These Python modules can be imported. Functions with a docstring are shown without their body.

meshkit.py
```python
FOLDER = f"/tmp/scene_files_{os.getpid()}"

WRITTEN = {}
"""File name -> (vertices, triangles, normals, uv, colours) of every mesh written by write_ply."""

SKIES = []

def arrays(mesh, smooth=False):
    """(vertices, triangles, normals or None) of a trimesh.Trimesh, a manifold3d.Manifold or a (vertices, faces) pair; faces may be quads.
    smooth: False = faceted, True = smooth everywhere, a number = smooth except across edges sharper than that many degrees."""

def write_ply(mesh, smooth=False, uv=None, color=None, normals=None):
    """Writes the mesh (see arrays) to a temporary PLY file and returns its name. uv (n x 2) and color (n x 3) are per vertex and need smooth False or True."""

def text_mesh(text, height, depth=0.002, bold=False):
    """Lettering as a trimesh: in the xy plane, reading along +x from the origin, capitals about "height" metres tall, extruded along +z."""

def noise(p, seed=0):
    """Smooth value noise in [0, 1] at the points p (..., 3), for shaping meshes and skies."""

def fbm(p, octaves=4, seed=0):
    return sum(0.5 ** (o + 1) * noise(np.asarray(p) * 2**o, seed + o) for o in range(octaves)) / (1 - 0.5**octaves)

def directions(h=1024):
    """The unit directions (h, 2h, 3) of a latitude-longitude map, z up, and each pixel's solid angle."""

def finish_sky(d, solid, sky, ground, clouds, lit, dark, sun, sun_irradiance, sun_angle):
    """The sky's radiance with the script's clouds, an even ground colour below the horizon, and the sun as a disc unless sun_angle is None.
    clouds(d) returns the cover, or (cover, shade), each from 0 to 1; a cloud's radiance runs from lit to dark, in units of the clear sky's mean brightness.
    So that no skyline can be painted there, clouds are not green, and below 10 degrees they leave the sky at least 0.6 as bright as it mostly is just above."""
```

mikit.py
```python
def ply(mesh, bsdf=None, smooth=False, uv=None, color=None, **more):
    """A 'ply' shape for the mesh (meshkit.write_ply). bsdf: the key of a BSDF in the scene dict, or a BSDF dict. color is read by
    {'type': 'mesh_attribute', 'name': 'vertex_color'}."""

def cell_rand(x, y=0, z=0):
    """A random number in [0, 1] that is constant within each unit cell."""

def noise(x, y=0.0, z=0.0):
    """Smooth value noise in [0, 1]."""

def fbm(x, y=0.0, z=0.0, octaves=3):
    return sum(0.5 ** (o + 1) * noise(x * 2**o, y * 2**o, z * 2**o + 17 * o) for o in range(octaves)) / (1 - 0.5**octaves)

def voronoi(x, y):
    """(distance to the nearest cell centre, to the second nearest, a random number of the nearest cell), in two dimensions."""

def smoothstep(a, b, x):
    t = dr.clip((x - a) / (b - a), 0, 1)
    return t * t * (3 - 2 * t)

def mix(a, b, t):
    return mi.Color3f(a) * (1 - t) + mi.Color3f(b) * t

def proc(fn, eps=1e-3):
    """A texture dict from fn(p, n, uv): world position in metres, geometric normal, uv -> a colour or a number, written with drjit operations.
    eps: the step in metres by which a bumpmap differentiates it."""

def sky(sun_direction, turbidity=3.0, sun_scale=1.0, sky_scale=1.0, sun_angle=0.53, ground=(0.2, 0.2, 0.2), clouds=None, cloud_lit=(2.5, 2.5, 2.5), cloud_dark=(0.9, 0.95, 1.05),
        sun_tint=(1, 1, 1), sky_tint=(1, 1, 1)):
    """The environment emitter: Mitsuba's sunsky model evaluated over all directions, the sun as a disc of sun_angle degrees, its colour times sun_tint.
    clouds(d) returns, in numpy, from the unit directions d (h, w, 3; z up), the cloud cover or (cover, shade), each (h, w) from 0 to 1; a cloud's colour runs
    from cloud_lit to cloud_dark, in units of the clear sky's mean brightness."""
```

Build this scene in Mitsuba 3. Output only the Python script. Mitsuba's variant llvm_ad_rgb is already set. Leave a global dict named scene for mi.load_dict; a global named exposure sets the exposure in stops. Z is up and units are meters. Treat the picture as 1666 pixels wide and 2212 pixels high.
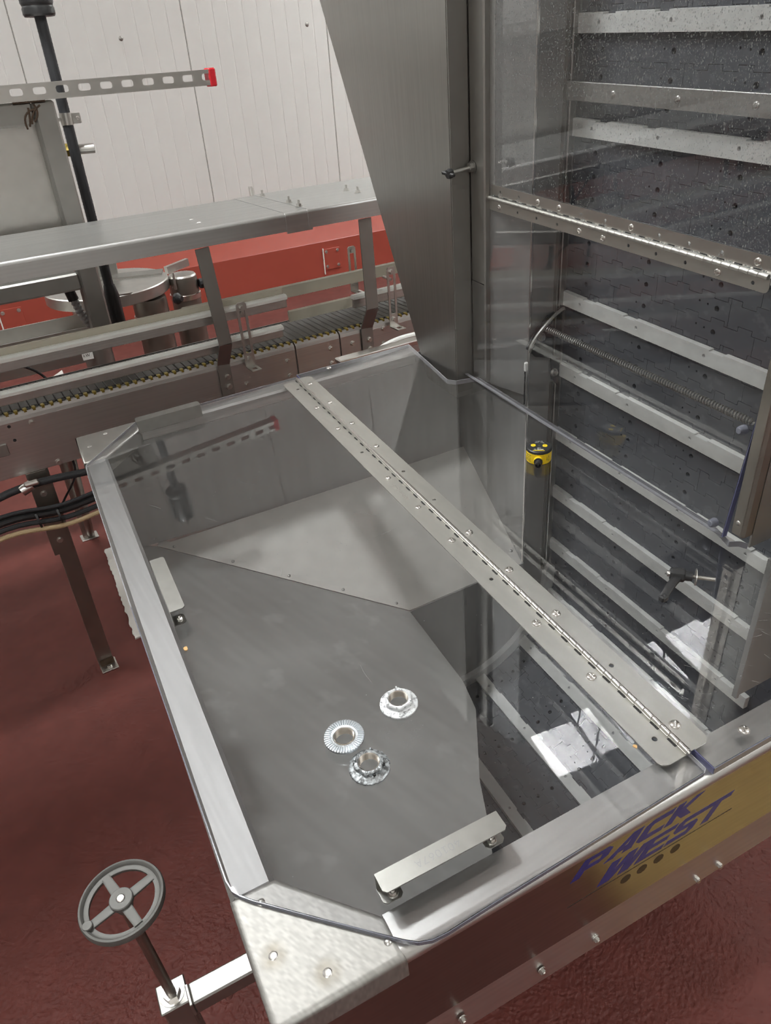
import math, random
import numpy as np, trimesh, manifold3d as m3
import mitsuba as mi, drjit as dr
import mikit, meshkit
from mikit import proc, noise, fbm, mix, smoothstep, voronoi
from shapely.geometry import Polygon, Point, box as sbox
from shapely import affinity
random.seed(7); RNG = np.random.default_rng(7)
T4 = mi.ScalarTransform4f

# ------------------------------------------------------------------ camera, exposure
scene, labels = {}, {}
exposure = 0.8
EYE = np.array([0, 0, 1.80])
FWD = np.array([0.419185, 0.740702, -0.525019]); UP = np.array([0.323230, 0.418634, 0.848686])
scene['camera'] = {'type': 'perspective', 'fov': 54.7743, 'fov_axis': 'x', 'near_clip': 0.01, 'far_clip': 60.0,
                   'to_world': T4().look_at(origin=EYE.tolist(), target=(EYE + FWD).tolist(), up=UP.tolist())}
# ceiling luminaires: (x, y, half x, half y, radiance)
CEIL, ROOF = 4.20, 5.80
LIGHTS = [(-.065, 2.220, .145, .155, 150.), (-.705, 2.260, .235, .170, 55.), (5.6, 4.6, .60, .30, 30.),
          (-2.6, 5.2, .30, .60, 12.), (3.6, -1.6, .60, .30, 16.), (-2.2, -1.6, .30, .60, 16.)]
LIGHT_TINT = (.965, 1.0, .985)

# the machine stands a little out of level and turned against the wall: local axes x (along its front), y (away), z (up)
MR = np.array([[0.995108, 0.089795, -0.041192], [-0.091201, 0.995265, -0.033623], [0.037978, 0.037215, 0.998585]])
MO = np.array([0.046401, 0.371671, 1.013295])
M4 = np.eye(4); M4[:3, :3] = MR; M4[:3, 3] = MO
I4 = np.eye(4)

# ------------------------------------------------------------------ materials
def rgb(*c): return {'type': 'rgb', 'value': list(c)}
def principled(color, rough=.5, **k):
    d = {'type': 'principled', 'base_color': rgb(*color) if isinstance(color, tuple) else color, 'roughness': rough}
    d.update(k); return d
def mat(key, d): scene[key] = d
def brushed(a, c, lo=.90, hi=1.06):
    ax, ay, az = a
    def fn(p, n, uv):
        f = noise(p.x * ax, p.y * ay, p.z * az)
        g = fbm(p.x * 3.1, p.y * 3.1, p.z * 3.1)
        return mi.Color3f(*c) * (lo + (hi - lo) * (.6 * f + .4 * g))
    return proc(fn)
def rough_tex(a, lo, hi):
    ax, ay, az = a
    return proc(lambda p, n, uv: lo + (hi - lo) * (.5 * noise(p.x * ax, p.y * ay, p.z * az) + .5 * fbm(p.x * 4, p.y * 4, p.z * 4)))
mat('m_steel', principled(brushed((40, 40, 40), (.60, .585, .555)), .34, metallic=1.0))
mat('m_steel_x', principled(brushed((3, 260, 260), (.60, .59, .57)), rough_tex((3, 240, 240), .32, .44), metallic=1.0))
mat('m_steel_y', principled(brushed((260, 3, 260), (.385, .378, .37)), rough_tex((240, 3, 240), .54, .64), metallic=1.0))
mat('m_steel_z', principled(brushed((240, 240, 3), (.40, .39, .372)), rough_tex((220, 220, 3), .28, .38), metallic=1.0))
mat('m_steel_dull', principled(brushed((30, 30, 30), (.34, .33, .31)), .48, metallic=1.0))
mat('m_steel_hot', principled(brushed((25, 25, 25), (.30, .275, .245), .75, 1.15), .42, metallic=1.0))
mat('m_steel_bright', principled((.72, .70, .67), .22, metallic=1.0))
mat('m_hinge', principled(brushed((160, 30, 160), (.58, .57, .535), .93, 1.05), .40, metallic=1.0))
def etched(p, n, uv):
    s = noise(p.x * 420 + p.y * 160, p.y * 190, p.z * 100)
    d = MO
    def spot(x, y):
        q = MR @ np.array([x, y, 0]) + MO
        return 1 - smoothstep(.004, .020, dr.sqrt(dr.square(p.x - float(q[0])) + dr.square(p.y - float(q[1]))))
    st = (spot(.023, .067) + spot(.066, .025)) * (.45 + .5 * noise(p.x * 130, p.y * 130, 3))
    return mix((.37, .36, .34), (.20, .165, .11), dr.clip(st * .65, 0, 1)) * (.84 + .28 * s)
mat('m_etched', principled(proc(etched), .56, metallic=.9))
def floorplate(p, n, uv):
    a = fbm(p.x * 5, p.y * 9, 1.0, octaves=4); b = noise(p.x * 60 + p.y * 20, p.y * 12, 2.0)
    dust = smoothstep(.62, .80, fbm(p.x * 14, p.y * 14, 5.0, octaves=4))
    return mix((.245, .24, .228), (.31, .305, .292), a) * (.94 + .12 * b) + mi.Color3f(.05) * dust
mat('m_floorplate', principled(proc(floorplate), .62, metallic=.45))
mat('m_inner', principled(brushed((60, 60, 6), (.31, .306, .298)), .48, metallic=.6))
mat('m_pit_wall', principled((.20, .197, .192), .5))
mat('m_handle', principled(brushed((90, 90, 90), (.36, .355, .335)), .36, metallic=1.0))
mat('m_cover', principled(brushed((3, 200, 200), (.58, .58, .57)), rough_tex((3, 160, 160), .36, .46), metallic=1.0))
mat('m_front', principled(brushed((3, 260, 260), (.36, .35, .33)), rough_tex((3, 240, 240), .24, .32), metallic=1.0))
mat('m_slope', principled(brushed((30, 30, 30), (.50, .48, .445)), .62, metallic=.75))
mat('m_clear', {'type': 'thindielectric', 'int_ior': 1.58, 'specular_transmittance': rgb(.90, .905, .92)})
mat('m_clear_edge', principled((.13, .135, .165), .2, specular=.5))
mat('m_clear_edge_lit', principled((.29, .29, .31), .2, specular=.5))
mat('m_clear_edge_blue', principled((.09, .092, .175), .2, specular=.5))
mat('m_spot', principled((.50, .51, .50), .6))
def beltc(p, n, uv):
    a = fbm(p.x * 9, p.y * 9, p.z * 9, octaves=4); b = smoothstep(.58, .8, fbm(p.x * 60, p.y * 60, p.z * 60))
    return mix((.064, .068, .078), (.098, .102, .112), a) + mi.Color3f(.022) * b
mat('m_belt', principled(proc(beltc), .62, specular=.3))
mat('m_dark', principled((.012, .012, .013), .6))
def cleatc(p, n, uv):
    a = fbm(p.x * 40, p.y * 40, p.z * 40, octaves=4)
    return mix((.50, .50, .475), (.64, .64, .61), a)
mat('m_cleat', principled(proc(cleatc), .42))
mat('m_uhmw', principled((.45, .45, .44), .4))
mat('m_black', principled((.016, .016, .017), .42))
mat('m_rubber', principled((.022, .023, .026), .6))
mat('m_yellow', principled((.80, .56, .012), .36))
mat('m_print_black', principled((.03, .03, .02), .5))
mat('m_print_white', principled((.75, .75, .72), .5))
mat('m_blue', principled((.014, .018, .135), .38))
mat('m_logo_black', principled((.025, .018, .012), .45))
mat('m_red', principled((.45, .012, .020), .35))
mat('m_brass', principled((.30, .23, .06), .35, metallic=.8))
mat('m_beige', principled((.47, .44, .36), .42))
mat('m_railwhite', principled((.84, .87, .83), .3))
mat('m_slat', principled((.085, .080, .072), .42, metallic=.3))
mat('m_cast', principled(brushed((60, 60, 60), (.125, .122, .115), .9, 1.08), .55, metallic=.3))
def zinc(p, n, uv):
    a = fbm(p.x * 330, p.y * 330, p.z * 330, octaves=3); return mix((.30, .31, .32), (.72, .74, .75), smoothstep(.28, .46, a))
mat('m_zinc_white', principled(proc(zinc), .45, metallic=.25))
def zinc2(p, n, uv):
    a = fbm(p.x * 300, p.y * 300, p.z * 300, octaves=3); return mix((.17, .175, .18), (.50, .53, .55), smoothstep(.28, .62, a))
mat('m_zinc_worn', principled(proc(zinc2), .42, metallic=.7))
mat('m_zinc', principled((.62, .66, .69), .30, metallic=.8))
mat('m_thread', principled((.66, .62, .55), .22, metallic=1.0))
mat('m_tan', principled((.45, .33, .19), .5))
mat('m_grey', principled((.30, .30, .30), .5))
mat('m_crumb', principled((.55, .33, .14), .7))
mat('m_stain', principled((.06, .035, .02), .55, metallic=.3))
def wallc(p, n, uv):
    return mi.Color3f(.715, .715, .695) * (.97 + .06 * fbm(p.x * 1.1, p.y * 1.1, p.z * .8))
mat('m_wall', principled(proc(wallc), .42))
mat('m_ceiling', principled((.76, .75, .73), .5))
mat('m_joint', principled((.36, .35, .33), .6))
def floorc(p, n, uv):
    a = fbm(p.x * 1.6, p.y * 1.6, 0, octaves=4); b = fbm(p.x * 21, p.y * 21, 3, octaves=3)
    return mix((.088, .021, .016), (.122, .031, .025), a) * (.86 + .28 * b)
mat('m_floor', {'type': 'bumpmap', 'scale': .0042,
                'tex': proc(lambda p, n, uv: fbm(p.x * 150, p.y * 150, 1.0, octaves=2), eps=1.2e-3),
                'bsdf': principled(proc(floorc), .55, specular=.3)})
def curbc(p, n, uv):
    a = fbm(p.x * 2.2, p.y * 2.2, p.z * 2.2, octaves=4); return mix((.28, .046, .030), (.35, .070, .048), a)
mat('m_curb', principled(proc(curbc), .38))
mat('m_white_board', principled((.62, .60, .57), .5))
mat('m_pallet', principled((.48, .33, .10), .6))
for i, L in enumerate(LIGHTS): pass

# ------------------------------------------------------------------ mesh helpers
def cat(*ms): return trimesh.util.concatenate([m for m in ms if m is not None])
def hullm(pts):
    return trimesh.Trimesh(*(lambda h: (h.vertices, h.faces))(trimesh.convex.convex_hull(np.asarray(pts, float))), process=False)
def box(x0, x1, y0, y1, z0, z1, c=0.):
    if c <= 0:
        return trimesh.creation.box(bounds=[[x0, y0, z0], [x1, y1, z1]])
    c = min(c, .45 * (x1 - x0), .45 * (y1 - y0), .45 * (z1 - z0))
    P = []
    for sx in (0, 1):
        for sy in (0, 1):
            for sz in (0, 1):
                b = np.array([(x0, x1)[sx], (y0, y1)[sy], (z0, z1)[sz]])
                d = np.array([c * (1 - 2 * sx), c * (1 - 2 * sy), c * (1 - 2 * sz)])
                for k in range(3):
                    e = d.copy(); e[k] = 0; P.append(b + e)
    return hullm(P)
def frame(z, up=(0, 0, 1)):
    z = np.asarray(z, float); z = z / np.linalg.norm(z); u = np.asarray(up, float)
    if abs(z @ u) > .98 * np.linalg.norm(u): u = np.array([1.0, 0, 0])
    x = np.cross(u, z); x /= np.linalg.norm(x); y = np.cross(z, x)
    return np.c_[x, y, z]
def mat4(R=np.eye(3), t=(0, 0, 0)):
    m = np.eye(4); m[:3, :3] = R; m[:3, 3] = t; return m
def xf(m, R=np.eye(3), t=(0, 0, 0)):
    m = m.copy(); m.apply_transform(mat4(R, t)); return m
def beam(p0, p1, w, h, up=(0, 0, 1), c=0.):
    p0, p1 = np.asarray(p0, float), np.asarray(p1, float); L = np.linalg.norm(p1 - p0)
    return xf(box(-w / 2, w / 2, -h / 2, h / 2, 0, L, c), frame(p1 - p0, up), p0)
def cyl(p0, p1, r, n=20, r1=None):
    p0, p1 = np.asarray(p0, float), np.asarray(p1, float); L = np.linalg.norm(p1 - p0); r1 = r if r1 is None else r1
    return xf(lathe([(0, 0), (r, 0), (r1, L), (0, L)], n), frame(p1 - p0), p0)
def lathe(prof, n=32):
    prof = np.asarray(prof, float); a = np.linspace(0, 2 * np.pi, n, endpoint=False); k = len(prof)
    v = np.stack([np.outer(prof[:, 0], np.cos(a)), np.outer(prof[:, 0], np.sin(a)), np.repeat(prof[:, 1][:, None], n, 1)], -1).reshape(-1, 3)
    f = []
    for i in range(k - 1):
        for j in range(n):
            a0, a1, b0, b1 = i * n + j, i * n + (j + 1) % n, (i + 1) * n + j, (i + 1) * n + (j + 1) % n
            if prof[i, 0] > 1e-9: f.append((a0, a1, b1))
            if prof[i + 1, 0] > 1e-9: f.append((a0, b1, b0))
    m = trimesh.Trimesh(v, f, process=False); m.merge_vertices(); return m
def tube(pts, r, n=10, cap=True):
    p = np.asarray(pts, float); t = np.gradient(p, axis=0); t /= np.linalg.norm(t, axis=1)[:, None]
    u = np.array([0, 0, 1.0]) if abs(t[0, 2]) < .9 else np.array([1.0, 0, 0]); rings = []
    r = np.broadcast_to(r, (len(p),)); a = np.linspace(0, 2 * np.pi, n, endpoint=False)
    for i in range(len(p)):
        x = np.cross(u, t[i]); x /= np.linalg.norm(x); y = np.cross(t[i], x); u = y
        rings.append(p[i] + r[i] * (np.cos(a)[:, None] * x + np.sin(a)[:, None] * y))
    v = np.vstack(rings); f = []
    for i in range(len(p) - 1):
        for j in range(n):
            q = (i * n + j, i * n + (j + 1) % n, (i + 1) * n + (j + 1) % n, (i + 1) * n + j); f += [(q[0], q[1], q[2]), (q[0], q[2], q[3])]
    if cap:
        v = np.vstack([v, p[0], p[-1]]); c0, c1 = len(v) - 2, len(v) - 1; b = (len(p) - 1) * n
        f += [(c0, (j + 1) % n, j) for j in range(n)] + [(c1, b + j, b + (j + 1) % n) for j in range(n)]
    return trimesh.Trimesh(v, f, process=False)
def spline(pts, n=40):
    from scipy.interpolate import CubicSpline
    p = np.asarray(pts, float); s = np.r_[0, np.cumsum(np.linalg.norm(np.diff(p, axis=0), axis=1))]
    return CubicSpline(s, p)(np.linspace(0, s[-1], n))
def ext(poly, h):
    """polygon (or list of points) in xy, extruded 0..h along z"""
    if not hasattr(poly, 'exterior'): poly = Polygon(poly)
    return trimesh.creation.extrude_polygon(poly, h, engine='earcut')
XZ = np.array([[1, 0, 0], [0, 0, -1], [0, 1, 0]], float)      # drawing (u,v) -> (x,z), extruded along -y
YZ = np.array([[0, 0, 1], [1, 0, 0], [0, 1, 0]], float)      # drawing (u,v) -> (y,z), extruded along +x
def sheet(pts3):
    """one flat polygon without thickness (for the clear panes), normal by the order of the points"""
    p = np.asarray(pts3, float); n = np.cross(p[1] - p[0], p[2] - p[0]); n /= np.linalg.norm(n)
    R = frame(n); q = (p - p[0]) @ R
    v, f = trimesh.creation.triangulate_polygon(Polygon(q[:, :2]), engine='earcut')
    v3 = np.c_[v, np.zeros(len(v))] @ R.T + p[0]; return trimesh.Trimesh(v3, f, process=False)
def plate(pts3, th):
    """flat polygon with thickness th against its normal"""
    p = np.asarray(pts3, float); n = np.cross(p[1] - p[0], p[2] - p[0]); n /= np.linalg.norm(n)
    R = frame(n); q = (p - p[0]) @ R
    m = ext(Polygon(q[:, :2]), th); m.apply_translation([0, 0, -th]); return xf(m, R, p[0])
def edge_strip(pts3, h, w, nrm=(0, 0, 1), closed=False):
    """the visible thickness of a clear sheet: a strip of height h and width w along the polyline, below it"""
    p = [np.asarray(q, float) for q in pts3]; nrm = np.asarray(nrm, float)
    if closed: p.append(p[0])
    return cat(*[beam(a - nrm * h / 2, b - nrm * h / 2, w, h, nrm) for a, b in zip(p[:-1], p[1:])])

# ------------------------------------------------------------------ scene helpers
def numbered(key):
    if key not in scene and key not in labels and not any(k.startswith(key + '__') for k in scene): return key
    i = 1
    while True:
        k = f'{key}_{i:03d}'
        if k not in scene and k not in labels and not any(q.startswith(k + '__') for q in scene): return k
        i += 1
_cnt = {}
def fresh(key):
    n = _cnt.get(key, 0); _cnt[key] = n + 1
    return key if n == 0 else f'{key}_{n:03d}'
def thing(name, label, category, group=None, kind=None):
    key = fresh(name); d = {}
    if label: d['label'] = label
    if category: d['category'] = category
    if group: d['group'] = group
    if kind: d['kind'] = kind
    labels[key] = d; return key
def put(name, mesh, bsdf, parent=None, W=M4, smooth=30, label=None, kind=None, **k):
    """one entry of the scene; mesh may be a ply dict that is shared"""
    key = fresh((parent + '__' if parent else '') + name)
    d = dict(mesh) if isinstance(mesh, dict) else mikit.ply(mesh, bsdf, smooth=smooth, **k)
    d['to_world'] = T4(np.asarray(W).tolist()); scene[key] = d
    if label or kind: labels[key] = {**({'label': label} if label else {}), **({'kind': kind} if kind else {})}
    return key
def single(name, mesh, bsdf, label, category, W=M4, group=None, smooth=30):
    key = thing(name, label, category, group); d = mikit.ply(mesh, bsdf, smooth=smooth); d['to_world'] = T4(np.asarray(W).tolist()); scene[key] = d; return key
def struct(name, mesh, bsdf, label=None, W=I4, smooth=30):
    key = put(name, mesh, bsdf, None, W, smooth); labels[key] = {'kind': 'structure', **({'label': label} if label else {})}; return key

# shared small hardware (z up, sitting on z = 0)
def screw_head(r=.0062, h=.0030):
    prof = [(0, h)] + [(r * math.sin(a), h * math.cos(a) ** .8) for a in np.linspace(.25, 1.45, 6)] + [(r, 0), (0, 0)]
    m = lathe(prof[::-1], 20); a = r * .62
    M = lambda t: m3.Manifold(m3.Mesh(np.asarray(t.vertices, np.float32), np.asarray(t.faces, np.uint32)))
    try:
        q = M(m) - M(box(-a, a, -r * .13, r * .13, h * .45, h * 1.5)) - M(box(-r * .13, r * .13, -a, a, h * .45, h * 1.5))
        o = q.to_mesh()
        if len(o.tri_verts): return trimesh.Trimesh(o.vert_properties[:, :3], o.tri_verts, process=False)
    except Exception: pass
    return m
def hex_bolt(r=.008, h=.006, shank=None):
    a = np.arange(6) * np.pi / 3
    m = ext(Polygon(np.c_[r * np.cos(a), r * np.sin(a)]), h); w = lathe([(0, 0), (r * 1.35, 0), (r * 1.35, .0015), (0, .0015)], 20); m.apply_translation([0, 0, .0015])
    parts = [m, w]
    if shank: parts.append(cyl((0, 0, h), (0, 0, h + shank), r * .45, 12))
    return cat(*parts)
SCREW = mikit.ply(screw_head(), 'm_steel_bright', smooth=35)
SCREW_BIG = mikit.ply(screw_head(.0072, .0036), 'm_steel_bright', smooth=35)
RIVET = mikit.ply(lathe([(0, .0022), (.0025, .0018), (.0042, .0006), (.0045, 0), (0, 0)][::-1], 14), 'm_steel', smooth=40)
BOLT = mikit.ply(hex_bolt(.0075, .006), 'm_steel', smooth=30)
BOLT_TALL = mikit.ply(hex_bolt(.0085, .007, .012), 'm_steel', smooth=30)
def place(at, nrm=(0, 0, 1), spin=0., W=M4):
    R = frame(nrm); c, s = math.cos(spin), math.sin(spin); return W @ mat4(R @ np.array([[c, -s, 0], [s, c, 0], [0, 0, 1]]), at)

# ================================================================== the room
X0, X1, Y0, Y1 = -6.0, 7.5, -4.0, 6.74
struct('floor', box(X0, X1, Y0, Y1, -.10, 0), 'm_floor', 'dark red textured epoxy floor')
struct('ceiling', box(X0, X1, Y0, Y1, ROOF, ROOF + .1), 'm_ceiling')
struct('wall_right', box(X1, X1 + .1, Y0, Y1 + .1, 0, ROOF + .1), 'm_wall')
struct('wall_left', box(X0 - .1, X0, Y0, Y1 + .1, 0, ROOF + .1), 'm_wall')
struct('wall_front', box(X0, X1, Y0 - .1, Y0, 0, ROOF + .1), 'm_wall')
# the back wall: insulated panels with pressed ribs, each panel a piece of the wall
struct('wall_back', box(X0, X1, Y1 + .012, Y1 + .10, 0, ROOF + .1), 'm_joint', 'white ribbed insulated panel wall behind the machines')
PW = 1.262
def wall_panel(w, h, ribs=10):
    pr = [(0.004, .010), (.004, .003), (.007, 0)]
    for k in range(1, ribs):
        c = w * k / ribs; pr += [(c - .0075, 0), (c - .0045, .0022), (c + .0045, .0022), (c + .0075, 0)]
    pr += [(w - .007, 0), (w - .004, .003), (w - .004, .010)]
    m = ext(Polygon(pr + [(w - .004, .012), (.004, .012)]), h); return m
PANEL = mikit.ply(wall_panel(PW, ROOF - .30), 'm_wall', smooth=20)
for k in range(-4, 5):
    x = 2.333 + k * PW
    if X0 - PW < x < X1: put('wall_back__panel', PANEL, None, None, mat4(t=(x, Y1, .30)))
HEAD = mikit.ply(lathe([(0, .006), (.010, .005), (.017, .001), (.017, 0), (0, 0)][::-1], 18), 'm_steel_dull', smooth=40)
for x, z in [(1.824, 2.012), (3.409, 2.036), (.62, 2.0), (4.7, 2.05)]:
    put('wall_back__bolt_head', HEAD, None, None, mat4(frame((0, -1, 0)), (x, Y1, z)))
# the sloped red kerb at its foot
KF = 6.54
struct('kerb_back', xf(ext([(KF, 0), (Y1 + .01, 0), (Y1 + .01, .47), (Y1 - .01, .47), (KF + .006, .330), (KF, .322)], X1 - X0), YZ, (X0, 0, 0)), 'm_curb', 'red painted sloping kerb along the foot of the white wall')

# ================================================================== luminaires
LAMP = ['small bright square high bay lamp over the left side of the hopper', 'wider high bay lamp left of the brightest one', 'long lamp high above the far right of the room', 'long lamp high above the far left of the room', 'long lamp high above the near right of the room', 'long lamp high above the near left of the room']
for i, (x, y, hx, hy, rad) in enumerate(LIGHTS):
    t = thing('ceiling_lamp', LAMP[i], 'lamp')
    if i < 2:
        put('housing', cat(box(x - hx - .02, x + hx + .02, y - hy - .02, y + hy + .02, CEIL + .012, CEIL + .055, .01), cyl((x, y, CEIL + .05), (x, y, CEIL + .16), .07, 20)), 'm_grey', t, I4)
        put('hanger', cyl((x, y, CEIL + .15), (x, y, ROOF), .006, 8), 'm_grey', t, I4); th_ = .012
    else:                                                        # hanging lamps that light the ceiling too
        th_ = .05
        for s in (-1, 1):
            put('end_cap', box(x - hx - .01, x + hx + .01, y + s * (hy + .008) - .008, y + s * (hy + .008) + .008, CEIL - .005, CEIL + .06, .003), 'm_grey', t, I4)
            put('hanger', cyl((x, y + s * (hy + .008), CEIL + .05), (x, y + s * (hy + .008), ROOF), .004, 8), 'm_grey', t, I4)
    d = mikit.ply(box(x - hx, x + hx, y - hy, y + hy, CEIL, CEIL + th_), 'm_print_white')
    d['emitter'] = {'type': 'area', 'radiance': rgb(*[rad * c for c in LIGHT_TINT])}
    scene[t + '__diffuser'] = d
t = thing('strip_lamp', 'narrow strip lamp between the two high bay lamps', 'lamp')
put('housing', box(-.390, -.238, 2.08, 2.45, CEIL + .012, CEIL + .06, .008), 'm_grey', t, I4); put('hanger', cyl((-.314, 2.26, CEIL + .05), (-.314, 2.26, ROOF), .005, 8), 'm_grey', t, I4)
d = mikit.ply(box(-.378, -.250, 2.10, 2.43, CEIL, CEIL + .012), 'm_print_white'); d['emitter'] = {'type': 'area', 'radiance': rgb(50, 46, 46)}
scene[t + '__diffuser'] = d

# ================================================================== the hopper
W_, D_ = 1.22, 1.41                                            # along the front, and away
hop = thing('hopper', 'large stainless steel feed hopper with blue lettering on its front and sloping inner plates', 'hopper')
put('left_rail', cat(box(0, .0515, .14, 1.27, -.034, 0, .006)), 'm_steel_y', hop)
fr = [(.006, -.034), (.006, -.0150), (.001, -.0150), (0, -.012)] + [(.012 - .012 * math.cos(a), -.012 + .012 * math.sin(a)) for a in np.linspace(.2, math.pi / 2, 7)] + [(.0505, 0), (.0515, -.004), (.0515, -.034)]
put('front_rail', xf(ext(Polygon(fr), W_ - .140), YZ, (.140, 0, 0)), 'm_steel_x', hop, smooth=40)
put('rear_rail', box(.14, .90, 1.358, D_, -.034, 0, .005), 'm_steel_x', hop)
def corner(pts, z0, z1, c=.006):
    P = Polygon(pts); V = [(x, y, z0) for x, y in pts]
    for a in np.linspace(0, math.pi / 2, 6):
        V += [(x, y, z1 - c + c * math.sin(a)) for x, y in list(P.buffer(-c * (1 - math.cos(a)) - 1e-6, join_style=2).exterior.coords)[:-1]]
    return hullm(V)
put('corner_plate', corner([(-.001, -.001), (.143, -.001), (.143, .047), (.0525, .146), (-.001, .146)], -.036, .0022, .008), 'm_etched', hop, label='grained corner plate with two stained plug welds')
put('corner_plate', corner([(-.001, D_ + .001), (.143, D_ + .001), (.143, 1.358), (.0525, 1.266), (-.001, 1.264)], -.036, .0022, .007), 'm_steel', hop, label='corner plate at the far end')
WELD = mikit.ply(lathe([(0, .0003), (.0028, .0004), (.0038, .0007), (.0048, .0002), (.005, 0), (0, 0)][::-1], 16), 'm_steel', smooth=40)
for x, y in [(.023, .067), (.066, .025), (.067, 1.386), (.024, 1.341)]: put('plug_weld', WELD, None, hop, place((x, y, .0022)))
for x, y in [(.133, .022), (.030, .126)]: put('rivet', RIVET, None, hop, place((x, y, .0022)))
# outer sides
put('front_panel', plate([(.02, .001, -.014), (.02, .001, -.172), (W_, .001, -.186), (W_, .001, -.014)], .004), 'm_front', hop)
put('front_flange', plate([(.02, .004, -.168), (.02, -.009, -.220), (W_, -.009, -.236), (W_, .004, -.184)], .003), 'm_steel_x', hop, label='bolted lower flange')
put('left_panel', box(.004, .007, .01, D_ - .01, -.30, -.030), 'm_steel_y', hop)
put('rear_panel', box(.004, .95, D_ - .007, D_ - .003, -.38, -.030), 'm_steel_x', hop)
STUD = mikit.ply(cat(hex_bolt(.0042, .004), cyl((0, 0, .004), (0, 0, .0065), .0022, 10)), 'm_steel')
for x, z in [(.315, -.205), (.40, -.212), (.573, -.222), (.614, -.222), (.80, -.226), (.20, -.200)]:
    put('flange_bolt', STUD, None, hop, place((x, -.006 , z), (0, -1, .25)))
RIVET_D = {**RIVET, 'bsdf': {'type': 'ref', 'id': 'm_steel_dull'}}
# inner plates
fz = lambda x: -.335 - .339 * (x - .1)
FP = [(.008, .17), (.375, .17), (.46, .34), (.495, .42), (.60, .60), (.622, .69), (.631, .968), (.10, 1.36), (.008, 1.40)]
put('floor_plate', plate([(x, y, fz(x)) for x, y in FP], .003), 'm_floorplate', hop, label='scuffed dark floor plate sloping to the belt')
put('rear_wall', plate([(.008, 1.40, -.30), (.008, 1.362, -.002), (1.04, 1.362, -.002), (1.036, 1.362, -.372), (.10, 1.362, -.337)][::-1][:0] or [(.008, 1.3615, -.32), (1.036, 1.3615, -.372), (1.036, 1.3615, -.002), (.008, 1.3615, -.002)], .003), 'm_inner', hop)
A_, B_, C_, E_ = map(np.array, [(.10, 1.36, -.334), (.631, .968, -.513), (.987, .968, -.507), (1.035, 1.36, -.372)])
put('rear_slope', plate([A_, B_, C_, E_], .003), 'm_slope', hop, label='pale sloping plate at the back')
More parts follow.
